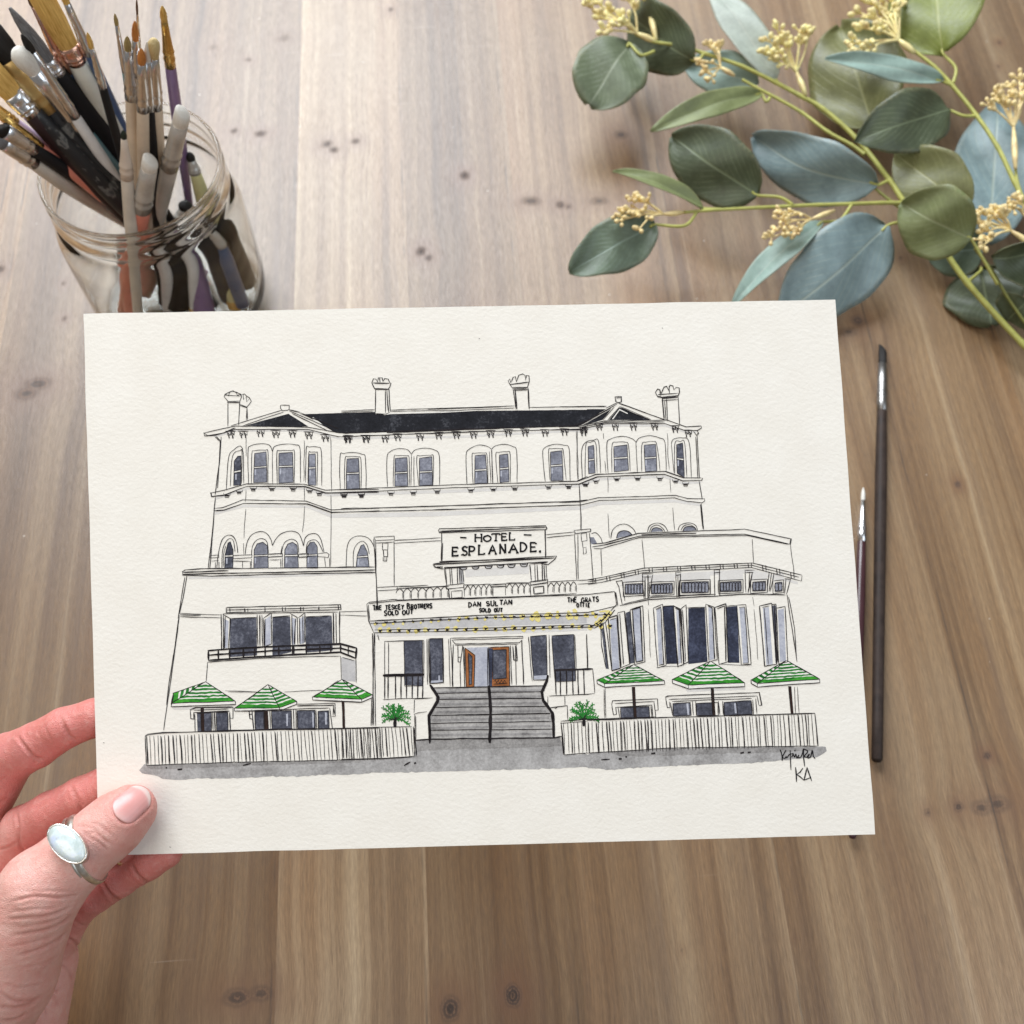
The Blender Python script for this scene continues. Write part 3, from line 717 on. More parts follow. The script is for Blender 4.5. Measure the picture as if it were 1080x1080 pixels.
# pavement
pave.poly(parse('D 28,965 50,942 400,932 1080,918 E 200,912 318,905 330,834 640,828 960,818 975,898 1080,895 F 0,890 350,870 1010,860 1040,865 1048,880 1015,905 850,922 700,935 560,938 400,945 200,955 100,962 0,955 E 1080,952 850,960 600,966 200,976 0,978 D 1080,976 940,985 850,984 720,993 600,992 440,1002 300,1000 200,1008 150,1005 95,988 40,978'), .00004, .5)
pave.poly(parse('E 330,836 640,829 960,820 968,860 640,870 332,880'), .00006, .6, m=1)
pave.poly(parse('F 100,885 400,870 1000,862 980,880 600,892 150,905'), .00006, .5, m=1)
pave.poly(parse('D 60,948 400,936 1000,922 1000,930 500,945 80,962'), .00006, .5, m=1)
for s_ in ('D 485,945 520,935', 'D 195,960 215,958', 'D 145,955 152,955', 'E 275,945 300,928', 'F 60,920 95,918', 'F 135,915 148,914', 'F 280,895 298,893', 'F 670,890 685,886', 'F 700,888 715,885', 'E 320,935 328,930', 'F 165,905 172,905'):
    ink.stroke(parse(s_), .75, .2)

# soft grey shading under ledges
for s_ in ('A 355,332 450,306 770,306 900,338 B 500,330 1020,306 C 85,308 200,281 465,281 550,310 600,312 600,318 550,318 465,290 200,290 85,316 B 1020,313 500,340 A 900,346 770,312 450,312 360,338', 'A 360,602 500,558 752,558 850,585 B 500,566 1040,546 C 165,516 460,505 540,533 620,532 620,538 540,545 460,514 165,526 B 1040,556 500,580 A 850,596 752,566 500,566 362,612',
           'A 360,666 485,634 765,636 872,674 B 400,664 1050,640 C 175,620 505,610 620,630 620,640 505,622 175,634 B 1050,654 400,684 A 872,690 765,646 485,644 362,676', 'A 245,948 600,942 B 140,926 140,934 A 600,952 245,958', 'E 150,366 700,356 1075,340 1075,352 700,370 150,380', 'F 120,165 240,110 715,84 920,140 920,150 715,100 240,130',
           'F 430,612 690,602 690,612 435,622', 'D 170,690 440,684 440,694 180,700'):
    shade.poly(parse(s_), .00003, .15, m=0)
shade.poly(parse('B 540,915 820,898 822,935 545,950'), .00003, .15, m=0)

# umbrellas
def lerp(a, b, t): return (a[0] + (b[0] - a[0]) * t, a[1] + (b[1] - a[1]) * t)
def umbrella(reg, ap, side, corner, far, val, n=5, pole=None, pw=1.6):
    I.reg = reg
    A_, S_, C_, F_ = [parse(f'{reg} {p[0]},{p[1]}')[0] for p in (ap, side, corner, far)]
    v = val * SC
    down = lambda p: (p[0] + .3, p[1] + v)
    if pole:
        pp = parse(f'{reg} {pole}')
        polew.poly([(pp[0][0] - pw / 2, pp[0][1]), (pp[0][0] + pw / 2, pp[0][1]), (pp[1][0] + pw / 2, pp[1][1]), (pp[1][0] - pw / 2, pp[1][1])], .00012, .05)
        ink.stroke([(pp[0][0] - pw / 2, pp[0][1]), (pp[1][0] - pw / 2, pp[1][1])], .3)
    white.poly([A_, F_, down(F_), down(C_), down(S_), S_], .0000125 * 10, .02)
    for i in range(n):
        t0 = .16 + .84 * i / n; t1 = t0 + .46 / n
        if i == n - 1: t1 = 1.0; t0 -= .02
        for P_, Q_ in ((C_, F_), (S_, C_)):
            a0, b0, b1, a1 = lerp(A_, P_, t0), lerp(A_, Q_, t0), lerp(A_, Q_, t1), lerp(A_, P_, t1)
            greenw.poly([a0, b0, b1, a1], .00013, .35, step=.0009, m=int(i == n - 1))
            for k in range(2):
                e = rng.uniform(.1, .9); s0 = rng.uniform(0, .4); s1 = rng.uniform(.6, 1)
                p0, p1 = lerp(lerp(a0, a1, e), lerp(b0, b1, e), s0), lerp(lerp(a0, a1, e), lerp(b0, b1, e), s1)
                green.stroke([p0, p1], rng.uniform(.2, .45), .15, z=.000136)
    for s_ in ([A_, F_, down(F_), down(C_), down(S_), S_, A_], [A_, C_, down(C_)], [C_, F_], [S_, C_]):
        ink.stroke(s_, .36, .08, z=.00015)
    ink.stroke([lerp(A_, F_, .1), lerp(A_, F_, .9)], .26, .2, z=.00015)
    ink.stroke([down(C_), down(F_)], .34, .12, z=.00015)
polew = Wash()
umbrella('F', (200,502), (40,570), (72,587), (335,573), 15, 6, '200,600 208,737', 3.0)
umbrella('F', (538,486), (370,568), (440,592), (686,582), 16, 6, '545,606 553,727', 3.0)
umbrella('F', (870,484), (714,570), (742,585), (1015,566), 15, 6, '885,597 895,718', 2.8)
umbrella('D', (320,577), (178,628), (168,672), (450,662), 15, 5, '305,688 308,797', 3.2)
umbrella('D', (593,590), (718,664), (642,692), (445,694), 12, 6, '583,702 588,790', 4.2)
umbrella('D', (915,567), (1050,634), (1003,655), (787,645), 12, 5, '922,658 926,782', 2.4)

# potted palms
for cx, cy in ((235, 745), (1062, 742)):
    I.reg = 'E'
    for k in range(13):
        a = math.radians(-12 + 204 * k / 12 + rng.uniform(-7, 7)); L = rng.uniform(52, 70)
        ex, ey = cx + L * math.cos(a) * .95, cy - L * math.sin(a) * 1.1 - 4
        mx, my = (cx + ex) / 2, (cy + ey) / 2 - 9
        c3 = parse(f'E {cx},{cy} {mx},{my} {ex},{ey}')
        green.stroke(c3, .5, .1, True, z=.00011)
        sp = spline(c3, 6)
        for j in range(3, 12, 2):
            p = sp[j]
            for sgn in (-1, 1):
                b = a + sgn * rng.uniform(.5, 1.0)
                l = rng.uniform(2.0, 3.6)
                green.stroke([p, (p[0] + l * math.cos(b), p[1] - l * math.sin(b))], .38, .1, z=.000112)
    for k in range(9):
        a = rng.uniform(-.2, 3.3); l = rng.uniform(10, 40)
        ink.stroke(parse(f'E {cx},{cy} {cx+l*math.cos(a)},{cy-l*math.sin(a)}'), .3)
    I(f'{cx},{cy-8} {cx+1},{cy+30}; {cx-3},{cy} {cx-3},{cy+30}; {cx+4},{cy} {cx+4},{cy+30}', .8)

# lettering: strokes in a unit box
FONT = {
 'A': ['0,0 .5,1 1,0', '.2,.36 .8,.36'], 'B': ['0,0 0,1 .75,.85 .6,.55 0,.52', '.6,.55 .95,.3 .7,0 0,0'], 'D': ['.08,0 .08,1', '0,1 .6,.92 .95,.5 .6,.05 0,0'],
 'E': ['.1,0 .1,1', '0,1 .9,1', '.1,.52 .75,.52', '0,0 .95,0'], 'F': ['.1,0 .1,1 .9,1', '.1,.5 .7,.5'], 'G': ['.95,.8 .5,1 .05,.6 .1,.15 .5,0 .95,.2 .95,.45 .6,.45'],
 'H': ['.1,0 .1,1', '.9,0 .9,1', '.1,.5 .9,.5'], 'I': ['.5,0 .5,1'], 'K': ['.1,0 .1,1', '.9,1 .1,.45 .9,0'], 'L': ['.15,1 .15,0', '.05,0 .9,.02'],
 'N': ['.1,0 .1,1', '.1,1 .9,0', '.9,0 .9,1'], 'O': ['.5,1 .1,.8 .05,.35 .4,0 .85,.15 .95,.65 .5,1'], 'P': ['.1,0 .1,1', '0,1 .7,.95 .9,.7 .65,.45 .1,.45'],
 'R': ['.1,0 .1,1 .8,.9 .75,.55 .1,.5', '.4,.5 .95,0'], 'S': ['.9,.85 .5,1 .1,.8 .3,.55 .75,.45 .9,.2 .5,0 .05,.15'], 'T': ['.5,0 .5,1', '0,1 1,1'],
 'U': ['.05,1 .1,.2 .5,0 .85,.2 .9,1'], 'Y': ['0,1 .5,.5', '1,1 .5,.5 .4,-.1'], '2': ['.1,.8 .5,1 .9,.7 .1,0 .95,0'], '1': ['.5,0 .5,1'], '-': ['0,.5 1,.45'], '.': ['.3,.06 .45,.02 .5,.12 .3,.06']}
SERIF = {'H': ['-.02,1 .25,1', '.75,1 1.02,1', '-.02,0 .25,0', '.75,0 1.02,0'], 'T': ['.3,0 .7,0', '0,1 0,.8', '1,1 1,.8'], 'E': ['.9,1 .9,.84', '.95,0 .95,.18', '-.05,0 .2,0', '.75,.6 .75,.44'], 'L': ['0,1 .35,1', '.9,0 .9,.2', '0,0 .2,0'],
         'P': ['-.08,0 .32,0'], 'A': ['-.12,0 .2,0', '.8,0 1.12,0'], 'N': ['-.05,1 .2,1', '-.05,0 .25,0', '.75,1 1.05,1'], 'S': ['.9,.85 .9,1', '.05,.15 .05,0'], 'D': ['-.05,0 .2,0', '-.05,1 .2,1']}
def word(target, reg, boxes, w, serif=False, wob=.09, z=.00015):
    """boxes: (char, x, baseline y, width, height) in sheet region units"""
    for ch, x, y, bw, bh in boxes:
        for s_ in FONT[ch] + (SERIF.get(ch, []) if serif else []):
            pts = [tuple(map(float, q.split(','))) for q in s_.split()]
            pp = parse(reg + ' ' + ' '.join(f'{x+a*bw},{y-b*bh}' for a, b in pts))
            target.stroke(pp, w, wob, len(pp) > 3 and ch in 'OSGUDPB2', z=z, taper=False)
def run(text, x0, y0, x1, y1, h, gap=.22):
    n = len(text); adv = (x1 - x0) / n; out = []
    for i, c in enumerate(text):
        if c == ' ': continue
        t = i / max(1, n - 1)
        out.append((c, x0 + i * adv + rng.uniform(-1, 1), y0 + (y1 - y0) * t + rng.uniform(-1.2, 1.2), adv * (1 - gap), h * rng.uniform(.9, 1.08)))
    return out
# sign: measured from the enlarged sign (1 unit = 1/9 px from 460,550)
def SG(lst, h):
    return [(c, ((460 + x / 9) - 360) / SC, ((550 + y / 9) - 380) / SC, w / 9 / SC, h / 9 / SC) for c, x, y, w in lst]
word(sign_ink, 'B', SG([('H', 365, 188, 75), ('T', 530, 184, 75), ('E', 618, 180, 55), ('L', 690, 175, 62)], 66), .66, True)
word(sign_ink, 'B', SG([('O', 448, 188, 75)], 56), .70, True)
word(sign_ink, 'B', SG([('E', 148, 328, 62), ('S', 245, 322, 52), ('P', 308, 318, 62), ('L', 395, 312, 70), ('A', 500, 306, 68), ('N', 600, 302, 62), ('A', 692, 296, 82), ('D', 795, 284, 66), ('E', 890, 286, 62)], 84), .76, True)
word(sign_ink, 'B', SG([('-', 228, 185, 58), ('-', 832, 160, 72)], 66), .62)
sign_ink.dot((460 + 985 / 9, 550 + 285 / 9), .55, .00016)
lets = [Ink(), Ink(), Ink()]
word(lets[0], 'E', run('THE TESKEY BROTHERS', 138, 264, 402, 254, 20), .58)
word(lets[0], 'E', run('SOLD OUT', 188, 287, 318, 281, 20), .58)
word(lets[1], 'E', run('DAN SULTAN', 557, 250, 752, 240, 22), .55)
word(lets[1], 'E', run('SOLD OUT', 605, 272, 708, 270, 16), .56)
word(lets[2], 'E', run('THE GRATS', 990, 230, 1130, 226, 20), .56)
word(lets[2], 'E', run('OTTIE', 1032, 250, 1092, 250, 17), .56)
# signature : measured from the enlarged corner (13.5 units per px from 800,770)
def SGN(s): return [(800 + float(a) / 13.5, 770 + float(b) / 13.5) for a, b in (t.split(',') for t in s.split())]
for s_, w in (('305,275 330,340 340,430', .5), ('390,285 340,380 335,440', .45), ('340,390 375,400 395,370 385,395 410,385 440,340', .45), ('450,285 455,380 462,570', .4), ('430,350 500,330', .4), ('470,390 490,345 510,385 530,340 545,395 575,350 560,390 600,385', .45),
              ('600,385 620,345 640,270 640,380 655,520', .45), ('630,265 700,300 650,370 690,390', .45), ('690,385 720,340 700,395 740,380 765,290 780,370 805,405', .5), ('512,285 520,300', .6)):
    signat.stroke(SGN(s_), w, .05, True, z=.00016)
for s_ in ('525,530 535,640 540,740', '630,540 590,600 545,630', '545,630 600,670 645,715', '645,715 690,530 755,725', '645,715 735,680'):
    signat.stroke(SGN(s_), .55, .05, z=.00016)
# stray flecks of ink
for p in ((109, 783), (179, 893), (698, 346), (505, 357)): ink.stroke([p, (p[0] + 1.2, p[1] + .5)], .22)

# ---- materials of the sheet
def wash_mat(name, stops, scale=900, rough=0.85):
    m = NT(name)
    c = m.coord()
    gran = m.noise(c, scale, 4, 0.7)
    pool = m.noise(c, 140, 3, 0.6)
    f = m.math('ADD', m.math('MULTIPLY', gran, 0.5), m.math('MULTIPLY', pool, 0.5))
    m.set(color=m.ramp(f, stops), rough=rough, spec=0.25, normal=m.bump(m.noise(c, 1500, 3), 0.25, 0.0002))
    return m.mat
M_INK = wash_mat('black pen ink', [(0.35, (.010, .008, .009)), (0.65, (.030, .024, .026))], 700)
M_LET = wash_mat('black lettering ink', [(0.35, (.006, .006, .007)), (0.65, (.014, .013, .015))], 700)
M_G = [wash_mat('pale blue grey wash', [(0.36, lin(158, 161, 176)), (0.64, lin(202, 204, 213))]),
       wash_mat('blue grey wash', [(0.34, lin(100, 101, 112)), (0.5, lin(130, 132, 144)), (0.66, lin(170, 172, 184))]),
       wash_mat('deep slate wash', [(0.34, lin(52, 53, 62)), (0.5, lin(78, 80, 92)), (0.66, lin(126, 128, 140))]),
       wash_mat('indigo black wash', [(0.34, lin(34, 36, 48)), (0.5, lin(52, 56, 74)), (0.66, lin(82, 88, 110))])]
M_ROOF = wash_mat('black roof paint', [(0.34, lin(20, 21, 26)), (0.54, lin(36, 37, 43)), (0.68, lin(84, 86, 92))])
M_PAVE = [wash_mat('grey pavement wash', [(0.36, lin(142, 139, 138)), (0.62, lin(190, 188, 187))]), wash_mat('darker grey pavement wash', [(0.36, lin(120, 117, 116)), (0.62, lin(172, 169, 167))])]
M_ST = [wash_mat('grey stair wash', [(0.36, lin(142, 139, 138)), (0.62, lin(192, 189, 186))]), wash_mat('dark stair wash', [(0.36, lin(116, 113, 113)), (0.64, lin(172, 169, 168))])]
M_SH = [wash_mat('faint grey wash', [(0.36, lin(214, 210, 206)), (0.64, lin(228, 225, 221))]), wash_mat('light grey wash', [(0.36, lin(182, 180, 181)), (0.64, lin(210, 208, 207))])]
M_GRN = [wash_mat('green paint', [(0.36, lin(20, 96, 34)), (0.62, lin(54, 144, 58))]), wash_mat('bright green paint', [(0.36, lin(26, 112, 30)), (0.62, lin(76, 170, 56))])]
M_YEL = wash_mat('yellow paint', [(0.36, lin(226, 206, 104)), (0.62, lin(236, 224, 160))])
M_TIM = wash_mat('orange brown paint', [(0.36, lin(132, 80, 44)), (0.62, lin(176, 112, 66))])
M_POLE = wash_mat('dark brown paint', [(0.36, lin(26, 18, 16)), (0.62, lin(58, 40, 34))])
m = NT('cold pressed watercolour paper')
c = m.coord()
tooth = m.noise(c, 820, 5, 0.62)
tooth2 = m.noise(m.mapping(c, (1, 1.5, 1), (0, 0, .5)), 420, 3, 0.5)
hh = m.math('ADD', m.math('MULTIPLY', tooth, 0.7), m.math('MULTIPLY', tooth2, 0.6))
fib = m.noise(c, 60, 3)
m.set(color=m.mix(m.maprange(fib, .3, .7, 0, 1), (.87, .828, .755, 1), (.905, .868, .80, 1)), rough=0.9, spec=0.2, normal=m.bump(hh, 0.36, 0.0004), sss=0.0)
M_PAPER = m.mat
m = NT('bare paper inside the drawing')
c = m.coord()
m.set(color=(.86, .83, .775, 1), rough=0.9, spec=0.2, normal=m.bump(m.noise(c, 640, 5, .62), 0.45, 0.0006))
M_BARE = m.mat

painting = empty('painting', PC, 'pen and watercolour painting of a hotel facade on thick white paper held in a hand', 'painting')
rotm = Matrix(((PX[0], PY[0], PN[0]), (PX[1], PY[1], PN[1]), (PX[2], PY[2], PN[2])))
painting.rotation_euler = rotm.to_euler()
# sheet: fine grid with slightly irregular deckled edge and a real thickness
q4 = [paper_xy(*c_) for c_ in corners]
nx, ny = 80, 56
sv = []; sf = []
for zi, z in enumerate((0.0, -0.0006)):
    for j in range(ny + 1):
        for i in range(nx + 1):
            a, b = i / nx, j / ny
            p = (1 - a) * (1 - b) * q4[0] + a * (1 - b) * q4[1] + a * b * q4[2] + (1 - a) * b * q4[3]
            e = 0.00022
            if i in (0, nx): p = p + np.array([mnoise.noise((b * 9 + i, 0, 0)) * e, 0])
            if j in (0, ny): p = p + np.array([0, mnoise.noise((a * 12 + j, 5, 0)) * e])
            sv.append((p[0], p[1], z))
N1 = (nx + 1) * (ny + 1)
for j in range(ny):
    for i in range(nx):
        a = j * (nx + 1) + i
        sf.append((a + nx + 1, a + nx + 2, a + 1, a)); sf.append((N1 + a, N1 + a + 1, N1 + a + nx + 2, N1 + a + nx + 1))
rim = [i for i in range(nx)] + [j * (nx + 1) + nx for j in range(ny)] + [ny * (nx + 1) + i for i in range(nx, 0, -1)] + [j * (nx + 1) for j in range(ny, 0, -1)]
for k in range(len(rim)):
    a, b = rim[k], rim[(k + 1) % len(rim)]
    sf.append((a, b, b + N1, a + N1))
sheet = mesh_obj('paper_sheet', sv, sf, M_PAPER, painting, smooth=False)
drawing = MB(); dm = []
for o_, mats in ((shade, M_SH), (pave, M_PAVE), (glass, M_G), (roof, M_ROOF), (stair, M_ST), (white, M_BARE), (timber, M_TIM), (polew, M_POLE), (greenw, M_GRN), (green, M_GRN[0]), (yellow, M_YEL), (ink, M_INK)):
    mats = mats if isinstance(mats, list) else [mats]
    b_ = len(dm); dm.extend(mats); vb = len(drawing.v)
    drawing.v.extend(o_.mb.v); drawing.f.extend([tuple(k + vb for k in q) for q in o_.mb.f]); drawing.m.extend([k + b_ for k in o_.mb.m])
drawing.build('drawing', dm, painting, smooth=False)
sign_ink.mb.build('hotel_sign_lettering', M_LET, painting, smooth=False)
for l_ in lets: l_.mb.build('banner_lettering', M_LET, painting, smooth=False)
signat.mb.build('signature', M_LET, painting, smooth=False)
# ------------------------------------------------------------------ the hand
class Blob:
    """signed distance built from tapered capsules; K = blend radius"""
    def __init__(s): s.caps = []
def cap_sdf(P, a, b, ra, rb):
    ba = b - a; L2 = ba @ ba
    pa = P - a
    h = np.clip((pa @ ba) / L2, 0, 1)
    d = np.linalg.norm(pa - h[..., None] * ba, axis=-1)
    return d - (ra + (rb - ra) * h)
def smin(a, b, k):
    h = np.clip(0.5 + 0.5 * (b - a) / k, 0, 1)
    return b + (a - b) * h - k * h * (1 - h)
MM = 0.001
def J(px, py, off, r): return (on_paper(px, py, off * MM), r * MM)
THUMB = [J(-110, 1230, -34, 31), J(-68, 1112, -18, 30), J(-8, 1022, 0, 23.5), J(44, 938, 13, 14.6), J(76, 908, 12.6, 12.0), J(108, 880, 11.0, 10.9), J(126, 865, 9.4, 10.3), J(140, 853, 7.6, 8.8)]
INDEX = [J(-48, 905, -46, 11.5), J(9, 800, -24, 10.2), J(38, 786, -16, 8.9), J(68, 768, -10, 8.0), J(100, 757, -8.6, 7.4), J(128, 748, -8.0, 6.6)]
MIDDLE = [J(-15, 948, -48, 11), J(27, 874, -26, 9.4), J(55, 858, -17, 8.7), J(86, 842, -10.4, 8.2), J(118, 826, -9.0, 7.5), J(142, 815, -8.2, 6.8)]
RING = [J(14, 990, -50, 10.5), J(62, 918, -30, 8.8), J(96, 901, -18, 8.2), J(131, 889, -10.6, 7.7), J(164, 873, -8.8, 7.2), J(186, 862, -8, 6.5)]
PINKY = [J(46, 1010, -46, 10), J(76, 957, -30, 9.2), J(100, 941, -20, 8.0), J(126, 925, -13, 7.5), J(156, 909, -9, 6.9), J(176, 899, -8, 6.0)]
PALM = [(J(-48, 915, -46, 13), J(-100, 1085, -45, 18)), (J(-15, 950, -50, 12.5), J(-80, 1100, -50, 18)), (J(14, 990, -54, 12), J(-50, 1110, -54, 18)),
        (J(46, 1008, -48, 11), J(18, 1105, -52, 18)), (J(50, 1016, -45, 11.5), J(16, 1098, -46, 17.5)), (J(-15, 905, -34, 11), J(-70, 960, -30, 20)), (J(-18, 896, -33, 10), J(8, 890, -35, 10.5)),
        (J(-60, 1100, -48, 24), J(-105, 1240, -50, 26)), (J(8, 905, -34, 8), J(36, 905, -30, 7)), (J(-60, 1000, -30, 22), J(-20, 1000, -22, 20))]
def chain(P, js, k):
    d = None
    for (a, ra), (b, rb) in zip(js[:-1], js[1:]):
        c = cap_sdf(P, a, b, ra, rb)
        d = c if d is None else smin(d, c, k)
    return d
def hand_sdf(P):
    palm = None
    for (a, b) in PALM:
        c = cap_sdf(P, a[0], b[0], a[1], b[1])
        palm = c if palm is None else smin(palm, c, 7 * MM)
    d = palm
    fing = None
    for js in (INDEX, MIDDLE, RING, PINKY):
        c = chain(P, js, 1.6 * MM)
        fing = c if fing is None else smin(fing, c, 0.7 * MM)
    d = smin(d, fing, 3.2 * MM)
    th = chain(P, THUMB, 4 * MM)
    # the thumb pad flattens where it presses the paper; the nail side is a little flat too
    h = (P - PC) @ PN
    d = smin(d, th, 3.0 * MM)
    return d
def hand_full(P):
    d = hand_sdf(P)
    # keep the flesh out of the sheet where thumb and fingers press on it
    q = P - PC
    h = q @ PN; x = q @ PX; y = q @ PY
    lx = -0.1490
    inside = np.maximum(lx - x + (y + 0.1) * 0.012, -0.1040 - y) # <0 inside the sheet
    slab = np.maximum(np.abs(h + 0.0003) - 0.00045, inside)
    return np.maximum(d, -slab)

def surface_nets(fn, lo, hi, h):
    n = np.ceil((hi - lo) / h).astype(int) + 1
    xs = [lo[i] + h * np.arange(n[i]) for i in range(3)]
    V = np.empty(n, np.float32)
    # only blocks near the surface are sampled finely
    bs = 14; rad_ = bs * h * 0.87 + 0.0035
    cs = [x[::bs] + h * bs / 2 for x in xs]
    cg = np.stack(np.meshgrid(*cs, indexing='ij'), -1)
    cd_ = fn(cg)
    for i, j, k in np.ndindex(*cd_.shape):
        sl = (slice(i * bs, i * bs + bs), slice(j * bs, j * bs + bs), slice(k * bs, k * bs + bs))
        if abs(cd_[i, j, k]) > rad_: V[sl] = cd_[i, j, k]
        else: V[sl] = fn(np.stack(np.meshgrid(*[xs[a][sl[a]] for a in range(3)], indexing='ij'), -1))
    S = V < 0
    m_ = n - 1
    acc = np.zeros((*m_, 3), np.float32); cnt = np.zeros(m_, np.float32)
    corner = lambda A, dx, dy, dz: A[dx:dx + m_[0], dy:dy + m_[1], dz:dz + m_[2]]
    for ax in range(3):
        for p in (0, 1):
            for q in (0, 1):
                o0 = [0, 0, 0]; oth = [a for a in range(3) if a != ax]
                o0[oth[0]] = p; o0[oth[1]] = q
                o1 = list(o0); o1[ax] = 1
                a = corner(V, *o0); b = corner(V, *o1)
                cr = corner(S, *o0) != corner(S, *o1)
                t = np.where(cr, a / np.where(cr, a - b, 1), 0)
                pt = np.zeros((*m_, 3), np.float32)
                for k in range(3): pt[..., k] = o0[k]
                pt[..., ax] = t
                acc += pt * cr[..., None]; cnt += cr
    act = cnt > 0
    idx = -np.ones(m_, np.int64); idx[act] = np.arange(act.sum())
    pos = acc[act] / cnt[act][:, None]
    cell = np.argwhere(act)
    verts = lo + h * (cell + pos)
    faces = []
    for ax in range(3):
        o = [a for a in range(3) if a != ax]
        s0 = [slice(0, m_[i]) for i in range(3)]
        A = S[:m_[0], :m_[1], :m_[2]]
        B = np.roll(S, -1, ax)[:m_[0], :m_[1], :m_[2]]
        e = np.argwhere(A != B)
        e = e[(e[:, o[0]] > 0) & (e[:, o[1]] > 0)]
        flip = A[e[:, 0], e[:, 1], e[:, 2]]
        def at(d0, d1):
            c_ = e.copy(); c_[:, o[0]] -= d0; c_[:, o[1]] -= d1
            return idx[c_[:, 0], c_[:, 1], c_[:, 2]]
        q = np.stack([at(0, 0), at(1, 0), at(1, 1), at(0, 1)], 1)
        if ax == 1: flip = ~flip
        q[~flip] = q[~flip][:, ::-1]
        q = q[(q >= 0).all(1)]
        faces.append(q)
    return verts, np.vstack(faces)

pts_all = np.array([j[0] for js in (THUMB, INDEX, MIDDLE, RING, PINKY) for j in js] + [e_[0] for p_ in PALM for e_ in p_])
lo = pts_all.min(0) - 0.034; hi = pts_all.max(0) + 0.014
HV, HF = surface_nets(hand_full, lo, hi, 0.00065)
# light smoothing that leaves the contact with the sheet alone
def laplace(V, Fq, it, lam):
    e = np.vstack([Fq[:, [0, 1]], Fq[:, [1, 2]], Fq[:, [2, 3]], Fq[:, [3, 0]]])
    e = np.vstack([e, e[:, ::-1]])
    deg = np.bincount(e[:, 0], minlength=len(V)).astype(float)
    for _ in range(it):
        s_ = np.zeros_like(V)
        for k in range(3): s_[:, k] = np.bincount(e[:, 0], weights=V[e[:, 1], k], minlength=len(V))
        V = V + lam * (s_ / deg[:, None] - V)
    return V

def largest(V, Fq):
    lab = np.arange(len(V))
    while True:
        mn = lab[Fq].min(1)
        new = lab.copy()
        for i in range(4): np.minimum.at(new, Fq[:, i], mn)
        new = new[new]
        if (new == lab).all(): break
        lab = new
    u_, c_ = np.unique(lab, return_counts=True)
    keep = lab == u_[c_.argmax()]
    mp = np.cumsum(keep) - 1
    return V[keep], mp[Fq[keep[Fq].all(1)]]
HV, HF = largest(HV, HF)
HV = laplace(HV, HF, 3, 0.5)
def vnormals(V, Fq):
    a, b, c, d = (V[Fq[:, i]] for i in range(4))
    n = np.cross(c - a, d - b)
    N = np.zeros_like(V)
    for i in range(4):
        for k in range(3): N[:, k] += np.bincount(Fq[:, i], weights=n[:, k], minlength=len(V))
    return N / (np.linalg.norm(N, axis=1)[:, None] + 1e-12)
HN = vnormals(HV, HF)
if np.mean(np.sum(HN * (HV - HV.mean(0)), 1)) < 0:
    HF = HF[:, ::-1]; HN = -HN
def seg_dist(px, a, b):
    a = np.array(a, float); b = np.array(b, float); ba = b - a
    h = np.clip(((px - a) @ ba) / (ba @ ba), 0, 1)
    return np.linalg.norm(px - a - h[:, None] * ba, axis=1), h
def pix(V):
    d = V - CAM; w = d @ FW
    return np.stack([540 + F * (d @ RT) / w, 540 - F * (d @ UP) / w], 1)
HP = pix(HV)
HO = (HV - PC) @ PN
facing = np.sum(HN * (CAM - HV), 1) / np.linalg.norm(CAM - HV, axis=1)
dth = chain(HV, THUMB, 4 * MM)
is_thumb = (dth < 0.0016)
disp = np.zeros(len(HV)); red = np.zeros(len(HV))
def crease(line, depth, width, thumb, lip=0.35):
    pts = spline([np.array(p, float) for p in line], 5)
    d = np.full(len(HV), 1e9); L = len(pts) - 1; pos = np.zeros(len(HV))
    for i in range(L):
        dd, hh_ = seg_dist(HP, pts[i], pts[i + 1])
        m_ = dd < d
        d[m_] = dd[m_]; pos[m_] = (i + hh_[m_]) / L
    end = np.clip(np.minimum(pos, 1 - pos) * 5 + 0.15, 0, 1)
    mask = (facing > 0.02) & (is_thumb if thumb else ~is_thumb)
    w = width
    prof = -np.exp(-(d / w) ** 2) + lip * np.exp(-((d - 2.3 * w) / (1.2 * w)) ** 2)
    disp[mask] += 1.22 * (prof * end * depth * MM)[mask]
    red[mask] += (np.exp(-(d / (1.3 * w)) ** 2) * end * min(1, depth * 1.6))[mask]
Z1 = lambda s_: [(float(a) / 5.4, 720 + float(b) / 5.4) for a, b in (t.split(',') for t in s_.split())]
Z2 = lambda s_: [(float(a) / 5.4, 880 + float(b) / 5.4) for a, b in (t.split(',') for t in s_.split())]
for s_, dp, w in (('95,300 150,375 200,425 245,435', .55, 1.6), ('150,375 185,430 205,465', .3, 1.2), ('345,195 370,255 400,305 445,325', .55, 1.5), ('360,240 385,285', .3, 2), ('255,250 272,290 295,330', .22, 1.2), ('210,270 230,310', .15, 1.2), ('0,560 40,530', .2, 1.2),
                  ('405,585 430,645 452,705 492,765', .5, 1.6), ('440,640 470,700', .25, 1.2), ('95,735 108,830 112,920 150,975', .4, 1.4), ('0,680 40,660', .2, 1.5), ('100,900 60,930 0,950', .3, 1.2)):
    crease(Z1(s_), dp, w, False)
for s_, dp, w in (('750,170 785,235 850,282', .5, 1.6), ('575,250 620,335 690,385', .5, 1.7), ('600,300 640,370 670,395', .25, 1.2), ('410,480 470,520 500,500', .2, 1.5), ('380,590 430,620 450,665', .5, 1.6), ('320,735 385,770 410,830', .3, 1.4), ('275,850 300,890 330,900', .3, 1.5), ('250,960 265,1040', .2, 1.2), ('300,900 330,980', .18, 1.2)):
    crease(Z2(s_), dp, w, False)
